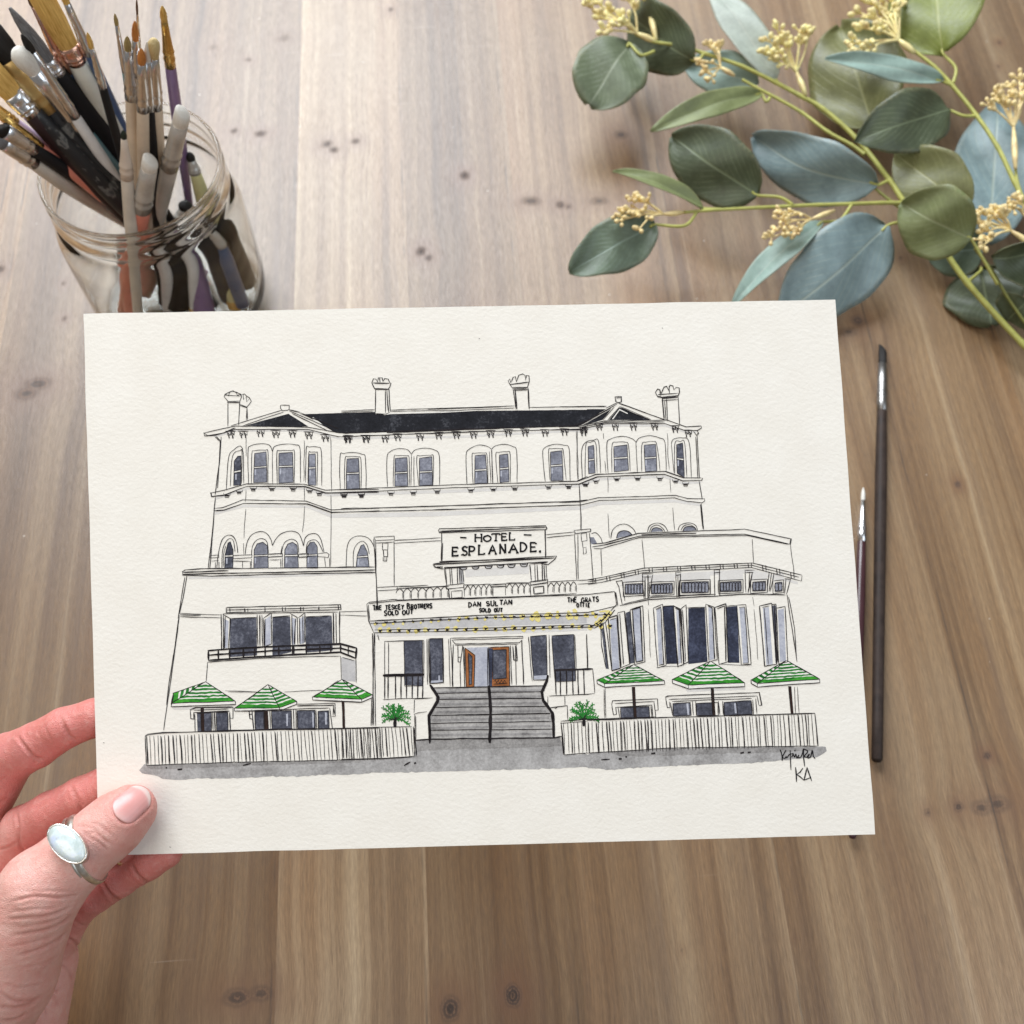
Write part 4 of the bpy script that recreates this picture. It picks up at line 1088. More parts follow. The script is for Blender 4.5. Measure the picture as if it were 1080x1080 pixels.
# thumb: knuckle wrinkles and the long folds at its root
for s_, dp, w in (('428,815 520,825 580,880 645,925', .30, 1.1), ('470,795 560,805 620,850 655,880', .22, .9), ('455,830 510,880 565,912 610,955', .26, 1.0), ('500,850 560,865 625,925', .2, .9), ('520,815 575,820 640,865', .16, .8), ('540,890 590,930 620,960', .16, .8), ('640,700 690,770 740,790 770,770', .16, .8)):
    crease(Z1(s_), dp, w, True, .25)
for s_, dp, w in (('60,385 200,352 330,360 455,345', .34, 1.5), ('150,330 300,322 440,330', .16, 1.2), ('40,485 150,475 280,462 405,415', .34, 1.5), ('60,440 200,425 330,420', .16, 1.2), ('70,575 230,552 330,520 408,462', .34, 1.6), ('100,530 260,505 360,470', .16, 1.2), ('100,690 220,655 320,610 385,555', .30, 1.6), ('60,640 200,610 300,580', .14, 1.2),
                  ('120,760 250,735 340,680', .14, 1.3), ('0,900 80,945 180,945 245,920', .32, 1.7), ('0,985 100,985 215,950', .34, 1.8), ('0,1062 90,1055 150,1020', .34, 1.6), ('30,850 120,870 250,850', .14, 1.3), ('0,190 80,160 160,125', .15, 1.3)):
    crease(Z2(s_), dp, w, True, .4)
# soft unevenness of flesh
fine_n = np.array([mnoise.noise((p[0] * 260, p[1] * 260, p[2] * 260)) for p in HV])
mid_n = np.array([mnoise.noise((p[0] * 95, p[1] * 95, p[2] * 95)) for p in HV])
# nail bed: a shallow groove round the nail
NAILC = np.array([139.5, 847.5]); NT_ = np.array([0.745, -0.667]); NS_ = np.array([0.667, 0.745])
NL, NW = 21.5, 15.0
rel = HP - NAILC
na = rel @ NT_; nb_ = rel @ NS_
rad = ((np.abs(na) / NL) ** 2.6 + (np.abs(nb_) / NW) ** 2.6) ** (1 / 2.6)
nm_ = is_thumb & (facing > 0)
fold = np.exp(-((rad - 1.0) / 0.10) ** 2); bulge = np.exp(-((rad - 1.25) / 0.16) ** 2)
disp[nm_] += (-0.35 * MM * fold + 0.22 * MM * bulge * (na < NL * .6))[nm_]
disp[nm_ & (rad < .95)] -= 0.30 * MM
near_sheet = np.abs(HO + 0.0003) < 0.0012
disp[near_sheet & (HP[:, 0] > 96)] = np.minimum(disp[near_sheet & (HP[:, 0] > 96)], 0)
HV = HV + HN * (disp + 0.00005 * fine_n + 0.00018 * mid_n * (~near_sheet))[:, None]
# colour: thumb back pale, palm side of the fingers pinker, tips and joints redder
pal = np.array([0.760, 0.440, 0.385]); pink = np.array([0.685, 0.245, 0.225]); rosy = np.array([0.620, 0.165, 0.135]); deep = np.array([0.45, 0.15, 0.12])
wth = np.clip((0.0045 - dth) / 0.004, 0, 1)[:, None]
colr_ = pink[None] * (1 - wth) + pal[None] * wth
hyp = np.clip((HP[:, 1] - 965) / 60, 0, 1)[:, None] * (~is_thumb)[:, None]
colr_ = colr_ * (1 - hyp) + np.array([0.77, 0.43, 0.37]) * hyp
pal_in = np.exp(-(((HP[:, 0] - 0) / 26) ** 2 + ((HP[:, 1] - 880) / 34) ** 2))[:, None] * (~is_thumb)[:, None] * .7
colr_ = colr_ * (1 - pal_in) + np.array([0.79, 0.44, 0.385]) * pal_in
tipw = np.zeros(len(HV))
for (c_, r_), k in [(THUMB[-1], .75), (INDEX[3], .55), (MIDDLE[3], .6), (PINKY[-2], .8), (RING[-1], .6), (INDEX[4], .5), (MIDDLE[4], .7), (PINKY[3], .5)]:
    tipw = np.maximum(tipw, k * np.exp(-(np.linalg.norm(HV - c_, axis=1) / 0.0125) ** 2))
mot = np.clip(0.5 + 0.8 * mid_n, 0, 1)
tipw = np.clip(tipw + 0.36 * (mot - .5), 0, 1)[:, None]
colr_ = colr_ * (1 - tipw) + rosy[None] * tipw
rd = np.clip(red, 0, .75)[:, None]
colr_ = colr_ * (1 - rd * .8) + deep[None] * rd * .8  # creases redder, with some of their shade put into the colour

m = NT('skin')
ca = m.attr('skin_tint', 'Color')
c = m.coord()
vor = m.new('ShaderNodeTexVoronoi'); vor.feature = 'DISTANCE_TO_EDGE'; m.put(vor, 'Vector', c); vor.inputs['Scale'].default_value = 1500
n1 = m.noise(c, 420, 4, .6); n2 = m.noise(c, 160, 4, .6)
hh = m.math('ADD', m.math('MULTIPLY', vor.outputs['Distance'], 0.55), m.math('ADD', m.math('MULTIPLY', n1, 0.7), m.math('MULTIPLY', n2, .4)))
colx = m.mix(m.maprange(n2, .35, .68, 0, .45), ca, (.66, .22, .18, 1))
colx = m.mix(m.maprange(n1, .5, .72, 0, .16), colx, (.88, .68, .58, 1))
m.set(color=colx, rough=m.maprange(n1, .3, .7, .33, .52), spec=0.5, sss=0.08, sssr=(1.0, 0.32, 0.18), ssss=0.0035, normal=m.bump(hh, 0.75, 0.0007))
M_SKIN = m.mat
me = bpy.data.meshes.new('person')
me.from_pydata(HV.tolist(), [], HF.tolist())
me.polygons.foreach_set('use_smooth', np.ones(len(me.polygons), bool))
a = me.color_attributes.new('skin_tint', 'FLOAT_COLOR', 'POINT')
a.data.foreach_set('color', np.hstack([colr_, np.ones((len(HV), 1))]).astype(np.float32).ravel())
me.materials.append(M_SKIN); me.update()
hand = bpy.data.objects.new('person', me); COL.objects.link(hand)
tag(hand, 'left hand gripping the lower left corner of the painting between thumb and fingers', 'person')

# thumbnail: a curved plate laid on the thumb
def trace(px, py, fn=lambda P: chain(P, THUMB, 4 * MM)):
    r = ray(px, py); r = r / np.linalg.norm(r)
    t = 0.36
    for _ in range(90):
        d = float(fn((CAM + r * t)[None])[0])
        t += d * .9
        if abs(d) < 1e-6: break
    return CAM + r * t
nv_ = []; nf_ = []; nc_ = []
NU, NV = 22, 14
for lay in (0, 1):
    for i in range(NU + 1):
        for j in range(NV + 1):
            s = -1 + 2 * i / NU; u_ = -1 + 2 * j / NV
            # squircle mapping
            half = NW * (1 - 0.10 * s - 0.0 * s * s) * (1 - max(0, abs(s) - .55) ** 2 * 1.6)
            p2 = NAILC + NT_ * (s * NL * (1 - 0.16 * u_ * u_ * (1 if s > 0 else .9))) + NS_ * u_ * half
            q = trace(*p2)
            n_ = (CAM - q) / np.linalg.norm(CAM - q)
            # raise the free edge and round the plate across
            lift = 0.00010 + 0.00030 * (1 - u_ * u_) + 0.00012 * max(0, s)
            nv_.append(q + n_ * (lift if lay == 0 else lift - 0.0004))
            lun = math.exp(-((s + 1.02) / .34) ** 2) * (1 - u_ * u_)
            edge = 1 / (1 + math.exp(-(s - .80 + .16 * u_ * u_) * 40))
            base_ = np.array([.70, .33, .31]) * (1 - .45 * lun) + np.array([.84, .60, .56]) * .45 * lun
            base_ = base_ * (1 - edge * .6) + np.array([.86, .76, .70]) * edge * .6
            base_ = base_ * (1 + .05 * math.sin(u_ * 21))
            nc_.append((*np.clip(base_, 0, 1), 1))
W_ = NV + 1; NN_ = (NU + 1) * W_
for i in range(NU):
    for j in range(NV):
        a = i * W_ + j
        nf_.append((a, a + W_, a + W_ + 1, a + 1)); nf_.append((NN_ + a, NN_ + a + 1, NN_ + a + W_ + 1, NN_ + a + W_))
rim = [j for j in range(NV)] + [i * W_ + NV for i in range(NU)] + [NU * W_ + j for j in range(NV, 0, -1)] + [i * W_ for i in range(NU, 0, -1)]
for k in range(len(rim)):
    a, b = rim[k], rim[(k + 1) % len(rim)]
    nf_.append((a, b, NN_ + b, NN_ + a))
m = NT('fingernail')
cn = m.coord()
m.set(color=m.attr('nail_tint', 'Color'), rough=.34, spec=.45, sss=.12, sssr=(1, .4, .3), ssss=.002, coat=.12, coatr=.3, normal=m.bump(m.noise(m.mapping(cn, (1, 1, 1)), 220, 2), .12, .0004))
nail = mesh_obj('thumbnail', nv_, nf_, m.mat, hand)
ca_ = nail.data.color_attributes.new('nail_tint', 'FLOAT_COLOR', 'POINT')
ca_.data.foreach_set('color', np.array(nc_, np.float32).ravel())

# ------------------------------------------------------------------ rings
M_SIL = simple('polished silver', (.80, .78, .74, 1), .22, 1.0, .08, 300, .05)
M_SILD = simple('darker worn silver', (.72, .69, .64, 1), .34, 1.0, .2, 500, .12)  # band metal, slightly darker and rougher than the bezel
m = NT('moonstone')
cm_ = m.coord()
nz = m.noise(cm_, 240, 4, .6); nz2 = m.noise(cm_, 520, 3, .6)
lw = m.new('ShaderNodeLayerWeight'); lw.inputs['Blend'].default_value = .35
base = m.ramp(nz, [(.30, (.50, .58, .56)), (.50, (.66, .74, .74)), (.68, (.60, .68, .86))])
base = m.mix(m.maprange(nz2, .60, .75, 0, .35), base, (.30, .33, .30, 1))
m.set(color=base, rough=.10, spec=.5, sss=.5, sssr=(.8, .9, 1), ssss=.003, coat=1.0, coatr=.05)
M_MOON = m.mat
TA, TB = THUMB[3][0], THUMB[5][0]
ax = (TB - TA) / np.linalg.norm(TB - TA)
def axis_pt(px, py):
    """point of the thumb axis that shows nearest to a pixel"""
    best = min(np.linspace(0, 1, 200), key=lambda t: np.linalg.norm(project(TA + (TB - TA) * t) - np.array([px, py])))
    return TA + (TB - TA) * best
cen = axis_pt(90, 895)
cam_d = CAM - cen; cam_d /= np.linalg.norm(cam_d)
e1 = cam_d - ax * (cam_d @ ax); e1 /= np.linalg.norm(e1)            # towards the viewer
rr_ = math.radians(-17)
ax = ax * math.cos(rr_) + np.cross(e1, ax) * math.sin(rr_)
e2 = np.cross(ax, e1)
if project(cen + ax * .01)[1] < project(cen + (TB - TA) / np.linalg.norm(TB - TA) * .01)[1]:
    rr_ = -2 * rr_
    ax = ax * math.cos(rr_) + np.cross(e1, ax) * math.sin(rr_); e2 = np.cross(ax, e1)
up_l = on_paper(70, 892) - on_paper(82, 905)
if e2 @ up_l < 0: e2 = -e2                                          # towards the upper left of the picture
rb = 0.0130
ring = empty('ring', cen, 'silver ring with an oval milky blue moonstone on the thumb', 'ring')
tilt = math.radians(22)
ns = e1 * math.cos(tilt) + e2 * math.sin(tilt)
es = -e1 * math.sin(tilt) + e2 * math.cos(tilt)
mb = MB(); N_ = 56
v = []; f = []
for i in range(N_):
    a = 2 * math.pi * i / N_
    rd_ = math.cos(a) * ns + math.sin(a) * es
    for j in range(10):
        b = 2 * math.pi * j / 10
        v.append(rd_ * (rb + 0.0007 * math.cos(b)) + ax * (0.0014 * math.sin(b) + 0.0006 * math.sin(2 * a)))
for i in range(N_):
    for j in range(10):
        f.append((i * 10 + j, i * 10 + (j + 1) % 10, ((i + 1) % N_) * 10 + (j + 1) % 10, ((i + 1) % N_) * 10 + j))
mb.add(v, f)
# a second wire twisted beside the first
v = []
for i in range(N_):
    a = 2 * math.pi * i / N_
    rd_ = math.cos(a) * ns + math.sin(a) * es
    for j in range(10):
        b = 2 * math.pi * j / 10
        v.append(rd_ * (rb + 0.0001 + 0.0006 * math.cos(b)) + ax * (0.0007 * math.sin(b) - 0.0021))
mb.add(v, f)
mb.build('band', M_SILD, ring)
sa, sb = 0.0090, 0.0047
lng = es * math.cos(.44) - ax * math.sin(.44); sht = np.cross(ns, lng)
sc_ = ns * (rb + 0.0002)
mb = MB(); v = []; f = []; prof = [(0.90, -0.0004), (1.0, 0.0004), (1.03, 0.0030), (1.05, 0.0035), (1.02, 0.0039), (0.965, 0.0039), (0.955, 0.0034)]
for k, (s_, z_) in enumerate(prof):
    for i in range(48):
        a = 2 * math.pi * i / 48
        v.append(sc_ + lng * (sa * s_ * math.cos(a)) + sht * (sb * s_ * math.sin(a)) + ns * z_)
for k in range(len(prof) - 1):
    for i in range(48):
        f.append((k * 48 + i, k * 48 + (i + 1) % 48, (k + 1) * 48 + (i + 1) % 48, (k + 1) * 48 + i))
f.append(tuple(range(47, -1, -1)))
mb.add(v, f); mb.build('bezel', M_SIL, ring)
v = []; f = []; rows = [(math.cos(t), math.sin(t)) for t in np.linspace(0, math.pi / 2, 12)]
for k, (c_, s_) in enumerate(rows):
    for i in range(48):
        a = 2 * math.pi * i / 48
        v.append(sc_ + lng * (sa * .965 * max(c_, .001) * math.cos(a)) + sht * (sb * .965 * max(c_, .001) * math.sin(a)) + ns * (0.0033 + 0.0022 * s_))
for k in range(len(rows) - 1):
    for i in range(48):
        f.append((k * 48 + i, k * 48 + (i + 1) % 48, (k + 1) * 48 + (i + 1) % 48, (k + 1) * 48 + i))
mesh_obj('stone', v, f, M_MOON, ring)

# thin plain ring on the finger behind the sheet
rc = RING[3][0] * .97 + RING[2][0] * .03
rax = (RING[4][0] - RING[2][0]); rax /= np.linalg.norm(rax)
q1 = np.cross(rax, [0, 0, 1]); q1 /= np.linalg.norm(q1); q2 = np.cross(rax, q1)
ring2 = MB()
ring2.tube([rc * 0 + (q1 * math.cos(a) + q2 * math.sin(a)) * 0.0086 for a in np.linspace(0, 2 * math.pi, 49)], 0.0008, 8, False)
M_GOLD = simple('pale gold', (.78, .60, .36, 1), .25, 1.0, .1, 300, .05)
r2 = ring2.build('ring', M_GOLD); r2.location = Vector(rc)
tag(r2, 'thin plain gold ring on a finger just under the lower edge of the painting', 'ring')
# ------------------------------------------------------------------ glass jar with brushes
JH = 0.112
jc = at_z(137, 176, JH)
JX, JY = jc[0], jc[1]
JR = 93.0 * np.linalg.norm(jc - CAM) / F * 0.985
m = NT('clear glass')
m.set(color=(.985, 1.0, .988, 1), rough=.02, trans=1.0, ior=1.33, spec=.6)
M_GLASS = m.mat
jar = MB()
R_ = JR
out = [(0.001, 0.0), (R_ * .80, 0.0), (R_ * .93, .002), (R_ * .995, .008), (R_ * 1.02, .016), (R_ * 1.03, .040), (R_ * 1.03, .066), (R_ * 1.015, .078), (R_ * .965, .085), (R_ * .93, .088), (R_ * .925, .0905), (R_ * .945, .0925), (R_ * .965, .0945), (R_ * .95, .0965), (R_ * .93, .0985),
       (R_ * .93, .1015), (R_ * .955, .1035), (R_ * .955, .105), (R_ * .93, .1065), (R_ * .935, .1085), (R_ * .955, .1105), (R_ * .95, .112), (R_ * .925, .1125), (R_ * .905, .1115), (R_ * .898, .108)]
inn = [(R_ * .900, .104), (R_ * .905, .093), (R_ * .945, .084), (R_ * .992, .076), (R_ * 1.005, .064), (R_ * 1.005, .030), (R_ * .985, .014), (R_ * .90, .0062), (R_ * .6, .005), (0.001, .0048)]
prof = [np.array(p) for p in out + inn]
sm = []
for i in range(len(prof) - 1):
    for k in range(3):
        t = k / 3
        p0 = prof[max(i - 1, 0)]; p1 = prof[i]; p2 = prof[i + 1]; p3 = prof[min(i + 2, len(prof) - 1)]
        c = 0.5 * ((2 * p1) + (-p0 + p2) * t + (2 * p0 - 5 * p1 + 4 * p2 - p3) * t * t + (-p0 + 3 * p1 - 3 * p2 + p3) * t ** 3)
        sm.append((max(.0008, c[0]), c[1]))
sm.append(tuple(prof[-1]))
jar.lathe(sm, 72)
jo = jar.build('glass_jar', M_GLASS)
jo.location = (JX, JY, 0.0003)
tag(jo, 'clear glass jar with a threaded rim crowded with paint brushes', 'jar')

def hair_mat(name, c0, c1):
    mm = NT(name)
    cc = mm.coord()
    st = mm.noise(mm.mapping(cc, (1, 1, .04)), 2600, 3, .6)
    mm.set(color=mm.ramp(st, [(.3, c0), (.7, c1)]), rough=.6, spec=.3, normal=mm.bump(st, .8, .0004))
    return mm.mat
B = {k: hair_mat(k, a, b) for k, a, b in (('golden bristle', (.50, .26, .05), (.92, .62, .20)), ('orange bristle', (.40, .13, .03), (.70, .30, .08)), ('olive bristle', (.16, .12, .04), (.50, .38, .16)), ('white rubber', (.74, .71, .64), (.86, .83, .77)),
     ('dark bristle', (.006, .005, .005), (.025, .022, .02)), ('grey bristle', (.10, .10, .10), (.26, .26, .27)), ('blonde bristle', (.50, .36, .14), (.78, .64, .36)), ('white bristle', (.70, .67, .60), (.88, .86, .80)), ('black green bristle', (.008, .012, .008), (.03, .045, .03)), ('brown bristle', (.10, .05, .025), (.24, .13, .07)))}
Fm = {'silver': simple('brushed silver ferrule', (.74, .74, .75, 1), .24, 1.0, .1, 200, .05), 'dull': simple('tarnished ferrule', (.30, .29, .28, 1), .36, 1.0, .2, 200, .05), 'gold': simple('brass ferrule', (.72, .48, .16, 1), .26, 1.0, .1, 200, .05), 'clear': simple('greyish clear sleeve', (.50, .47, .43, 1), .2, .2, .12, 160, .03, coat=.5),  # dull: plain silver with its colour darkened against the bright window reflection
      'beige': simple('beige cone', (.66, .56, .47, 1), .4, 0, .06, 160), 'copper': simple('rosy copper ferrule', (.72, .44, .34, 1), .26, 1.0, .1, 200, .05), 'tan': simple('mustard flat ferrule', (.60, .42, .17, 1), .35, .6, .1, 200, .05)}
def paint(name, c, rough=.3): return simple(name, (*c, 1), rough, 0, .1, 90, .03, coat=.25)
m = NT('black handle speckled with dried paint')
cc = m.coord(); nz = m.noise(m.mapping(cc, (1, 1, .45)), 130, 4, .6)
m.set(color=m.ramp(nz, [(.0, (.012, .013, .016)), (.56, (.015, .016, .019)), (.60, (.17, .17, .16)), (.66, (.04, .045, .05))]), rough=.45)
Hm = {'pale wood': simple('pale bare wood handle', (.70, .58, .45, 1), .5, 0, .08, 120, .05), 'purple': paint('purple lacquer', (.24, .155, .31)), 'lilac': paint('lilac lacquer', (.60, .46, .62)), 'white': paint('ivory lacquer', (.78, .78, .70)),
      'black': simple('black satin handle', (.010, .010, .012, 1), .55, 0, .1, 90, .03, spec=.3), 'speckled': m.mat, 'maroon': simple('dark maroon handle', (.026, .012, .013, 1), .5, 0, .1, 90, .03, spec=.3), 'teal': paint('teal lacquer', (.16, .33, .36)), 'pale': paint('beige lacquer', (.66, .60, .52)),
      'coral': paint('coral lacquer', (.72, .24, .17)), 'rose': paint('rosy beige lacquer', (.62, .40, .31)), 'yellow': paint('pale yellow lacquer', (.72, .68, .34)), 'porcelain': paint('white lacquer', (.80, .80, .80)), 'blue': paint('navy lacquer', (.05, .10, .22)), 'clear': paint('cloudy acrylic', (.52, .48, .43), .2), 'walnut': simple('dark stained wood handle', (.040, .027, .022, 1), .6, 0, .35, 160, .1, spec=.25), 'plum': paint('plum lacquer', (.06, .02, .025)), 'ochre': paint('ochre lacquer', (.62, .36, .08))}

def brush(label, tip, z_tip, through, z_thr, bl, fl, rb, rf, rh, hair, fer, han, flat=1.0, shape='round', tail=None, end_r=None, group='paint brushes in the glass jar', cap=None, hmax=None):
    """tip: pixel of the bristle end at height z_tip; through: pixel where it crosses height z_thr.
    bl, fl: bristle and ferrule length in mm; rb rf rh radii in mm"""
    T = at_z(*tip, z_tip); M_ = at_z(*through, z_thr)
    d = M_ - T; d /= np.linalg.norm(d)                # from the tip down the handle
    # run on until the handle meets the floor or the wall of the jar
    if tail is None:
        L = np.linalg.norm(M_ - T)
        while True:
            p = T + d * L
            r_ = math.hypot(p[0] - JX, p[1] - JY)
            lim = JR * .95 - rh * MM
            if p[2] < .0095 + rh * MM * .6: break
            if p[2] < .080 and r_ > lim: break
            if L > .34: break
            L += .001
    else: L = tail * MM
    base = T + d * L
    o = empty('paint_brush', base, label, 'paint brush', group)
    zax = Vector(-d)
    # roll so that the flat face looks at the camera
    cam_ = Vector(CAM - T); y = (cam_ - zax * cam_.dot(zax)).normalized(); x = y.cross(zax).normalized()
    o.rotation_euler = Matrix((x, y, zax)).transposed().to_euler()
    H = L / MM; zb = H - bl; zf = zb - fl             # mm along local z
    fl_ = flat
    def flatten(z):
        zz = z / MM
        if zz >= zb - fl * .25: k = 1
        elif zz <= zf + fl * .15: k = 0
        else: k = (zz - zf - fl * .15) / (fl * .6)
        return (1 + (fl_ - 1) * k, 1 / (1 + (fl_ - 1) * k * 1.2))
    mk = MB()
    if shape == 'round': pf = [(rb * .92, zb - .6), (rb * 1.08, zb + bl * .25), (rb * 1.0, zb + bl * .5), (rb * .62, zb + bl * .8), (rb * .25, H - .4), (.02, H)]
    elif shape == 'flat': pf = [(rb * .92, zb - .6), (rb * 1.08, zb + bl * .4), (rb * 1.1, H - .8), (rb * .98, H - .2), (rb * .5, H + .2), (.02, H + .25)]
    elif shape == 'chisel': pf = [(rb * .95, zb - .6), (rb * 1.0, zb + bl * .4), (rb * .98, H - 1.0), (rb * .7, H - .2), (.02, H)]
    else: pf = [(rb * .9, zb - .6), (rb * 1.25, zb + bl * .45), (rb * 1.25, zb + bl * .75), (rb * .8, H - .8), (.02, H)]
    mk.lathe([(a * MM, b * MM) for a, b in pf], 18, flatten)
    if shape == 'chisel':
        mk.v = [np.array(q) + (np.array([0, 0, (q[0] / (rb * MM)) * .0024]) if q[2] > (zb + bl * .5) * MM else 0) for q in mk.v]
    mk.build('bristles', B[hair], o)
    if fl > 0:
        mk = MB()
        pf = [(rb * .8, zb + .1), (rb, zb), (rb + (rf - rb) * .35, zb - fl * .3), (rf * .97, zf + fl * .36), (rf * 1.07, zf + fl * .33), (rf * .97, zf + fl * .30), (rf, zf + fl * .2), (rf * 1.09, zf + fl * .17), (rf * .98, zf + fl * .14), (rf * 1.02, zf), (rf * .9, zf - .2)]
        mk.lathe([(a * MM, b * MM) for a, b in pf], 20, flatten)
        mk.build('ferrule', Fm[fer], o)
    mk = MB()
    er = end_r or rh * .55
    hm = hmax or rh
    sw = max(8.0, zf * .80)
    pf = [(.02, 0), (er * .7, .4), (er, 1.6), (er * 1.02, zf * .10), (er + (hm - er) * .5, zf * .4), (hm * .96, zf * .62), (hm, sw), (rf + (hm - rf) * .5, sw + (zf - sw) * .5), (rf * .98, zf - .3), (rf * .9, zf + .3)]
    mk.lathe([(a * MM, b * MM) for a, b in pf], 18)
    mk.build('handle', Hm[han], o)
    if cap:
        mk = MB(); mk.lathe([(er * 1.06 * MM, 1.0 * MM), (er * 1.1 * MM, 3 * MM), (er * 1.06 * MM, 7 * MM), (er * 1.0 * MM, 7.4 * MM)], 18); mk.build('painted_end', Hm[cap], o)
    return o

ZR = JH
# upright brushes, right of centre
brush('slim brush with a golden tip, long gold ferrule and purple handle', (171,6), .215, (192,160), ZR, 9, 30, 1.5, 2.6, 3.0, 'golden bristle', 'gold', 'purple')
brush('thin rigger brush with an olive tip leaning left of the upright bunch', (121,14), .212, (152,190), ZR, 6, 26, .9, 1.5, 2.2, 'olive bristle', 'silver', 'teal')
brush('short olive tipped brush with wide silver ferrule at the left of the upright bunch', (134,38), .205, (144,190), ZR, 8, 30, 1.6, 2.9, 3.4, 'olive bristle', 'silver', 'pale wood')
brush('orange tipped brush at the top of the upright bunch', (142,22), .213, (150,185), ZR, 11, 22, 1.5, 2.2, 2.6, 'orange bristle', 'silver', 'pale wood')
brush('hair thin liner brush rising above the orange tipped one', (144,-2), .222, (152,175), ZR, 9, 24, .5, 1.0, 2.0, 'brown bristle', 'silver', 'black')
brush('orange tipped brush with a wide silver ferrule in the middle of the bunch', (149,51), .203, (153,195), ZR, 9, 30, 1.8, 3.0, 3.5, 'orange bristle', 'silver', 'pale wood')
brush('blonde oval tipped brush with silver ferrule and pale wood handle', (162,41), .205, (168,190), ZR, 11, 32, 2.1, 3.0, 3.3, 'blonde bristle', 'silver', 'pale wood', shape='filbert')
brush('pale pointed brush half hidden beside the blonde oval tip', (155,44), .204, (163,196), ZR, 11, 30, 1.4, 2.2, 2.6, 'white bristle', 'silver', 'black')
brush('rubber tipped shaper with a slanted cream end and clear grey sleeve', (193,118), .168, (174,196), ZR, 9, 36, 3.9, 4.4, 4.4, 'white rubber', 'clear', 'clear', shape='chisel', end_r=3.6)
brush('rubber tipped shaper with a white end, lowest in the jar mouth', (159,168), .145, (149,222), ZR - .006, 7, 34, 4.0, 4.8, 4.8, 'white rubber', 'clear', 'coral', shape='chisel', end_r=3.2)
brush('small black tipped brush with a beige cone standing nearest the front rim', (130,137), .160, (138,236), ZR - .012, 5, 25, 1.4, 3.2, 3.4, 'black green bristle', 'beige', 'pale', end_r=2.6, cap='ochre')
# fan leaning to the upper left
brush('broad golden brush with rosy ferrule and thick ivory handle', (38,-14), .212, (128,150), ZR, 34, 10, 4.2, 4.6, 6.2, 'golden bristle', 'copper', 'white', flat=1.2, shape='flat', hmax=6.6)
brush('long pointed grey brush with silver ferrule and thick black handle', (10,8), .205, (122,158), ZR, 31, 9, 3.2, 3.8, 6.0, 'grey bristle', 'silver', 'black', end_r=3.0, hmax=6.3)
brush('thin copper ferruled brush lying beside the broad golden one', (29,-6), .203, (116,160), ZR, 6, 36, 1.4, 3.2, 3.6, 'brown bristle', 'copper', 'blue')
brush('soft white mop brush with a long silver ferrule and teal handle', (17,52), .190, (112,168), ZR, 14, 46, 3.9, 4.3, 4.6, 'white bristle', 'silver', 'teal', shape='filbert')
brush('flat mustard ferruled brush with dried black paint and speckled black handle', (-14,34), .190, (104,178), ZR, 15, 30, 5.0, 4.9, 5.4, 'dark bristle', 'tan', 'speckled', flat=1.35, shape='flat')
brush('flat golden brush with dark maroon handle at the lower left of the fan', (-12,72), .180, (92,184), ZR, 16, 13, 4.0, 4.3, 5.0, 'golden bristle', 'silver', 'maroon', flat=1.3, shape='flat')
brush('grey haired brush with speckled handle wedged in the fan', (-22,56), .186, (100,186), ZR, 16, 20, 3.2, 3.8, 5.0, 'grey bristle', 'silver', 'speckled')
brush('brush with a lilac handle near the bottom of the fan', (-30,95), .172, (84,184), ZR - .004, 10, 16, 2.6, 3.2, 4.2, 'golden bristle', 'gold', 'lilac')
brush('slim black brush with a flat slanted ferrule, lowest dark one of the fan', (-2,134), .165, (84,188), ZR - .004, 5, 21, 3.0, 3.0, 4.0, 'dark bristle', 'silver', 'black', flat=1.3, shape='chisel')
brush('beige handled brush lying under the slim black one', (-4,146), .160, (70,194), ZR - .006, 6, 24, 3.0, 3.6, 4.6, 'grey bristle', 'silver', 'pale', flat=1.2)
# handles packed inside the jar
def short(label, top, zt, thr, zr, rh, han, end_r, cap=None, hair='dark bristle'):
    brush(label, top, zt, thr, zr, 5, 8, rh * .5, rh * .7, rh, hair, 'clear', han, end_r=end_r, cap=cap)
short('brush with a pale yellow handle seen through the glass at the right', (199,160), .112, (224,240), .066, 4.4, 'yellow', 5.2, 'ochre')
short('brush with a purple handle seen through the front of the glass', (194,222), .076, (203,268), .05, 4.8, 'purple', 6.6)
short('stout rosy beige handle seen through the glass front', (172,232), .078, (160,275), .042, 6.6, 'rose', 5.4)
short('white handled brush low behind the glass front', (173,255), .072, (176,300), .035, 3.6, 'porcelain', 3.6)
short('thick black handle packed against the right wall of the jar', (216,228), .080, (232,275), .045, 7.6, 'black', 7.4)
short('coral handled brush low at the left inside the jar', (126,252), .070, (133,290), .045, 4.4, 'coral', 4.8)
short('thick black handle standing mid jar behind the purple one', (196,212), .086, (190,285), .04, 7.2, 'black', 7.0)
short('slim black handle leaning to the far right wall of the jar', (222,200), .092, (243,255), .05, 5.6, 'black', 6.0)
short('white handle with an ochre end between the black ones', (200,232), .078, (204,300), .034, 3.4, 'porcelain', 3.2, 'ochre')
short('navy handle low at the right of the jar', (226,240), .074, (247,298), .034, 4.2, 'blue', 4.0)
brush('thin brush with a golden tip and black handle between the fan and the upright bunch', (92,34), .200, (132,176), ZR, 9, 24, 1.2, 2.0, 2.4, 'golden bristle', 'silver', 'black')
brush('slim navy handled brush pressed behind the thick ivory handle', (60,-20), .214, (136,150), ZR, 12, 30, 1.6, 2.4, 2.8, 'golden bristle', 'silver', 'blue')
brush('slim silver ferruled brush with white handle between the thick dark handles of the fan', (22,36), .196, (114,176), ZR, 10, 40, 1.8, 2.8, 3.0, 'dark bristle', 'silver', 'porcelain')
brush('thin coral handled brush at the underside of the fan', (-10,112), .166, (88,192), ZR - .003, 8, 24, 1.8, 2.4, 2.8, 'golden bristle', 'gold', 'coral')
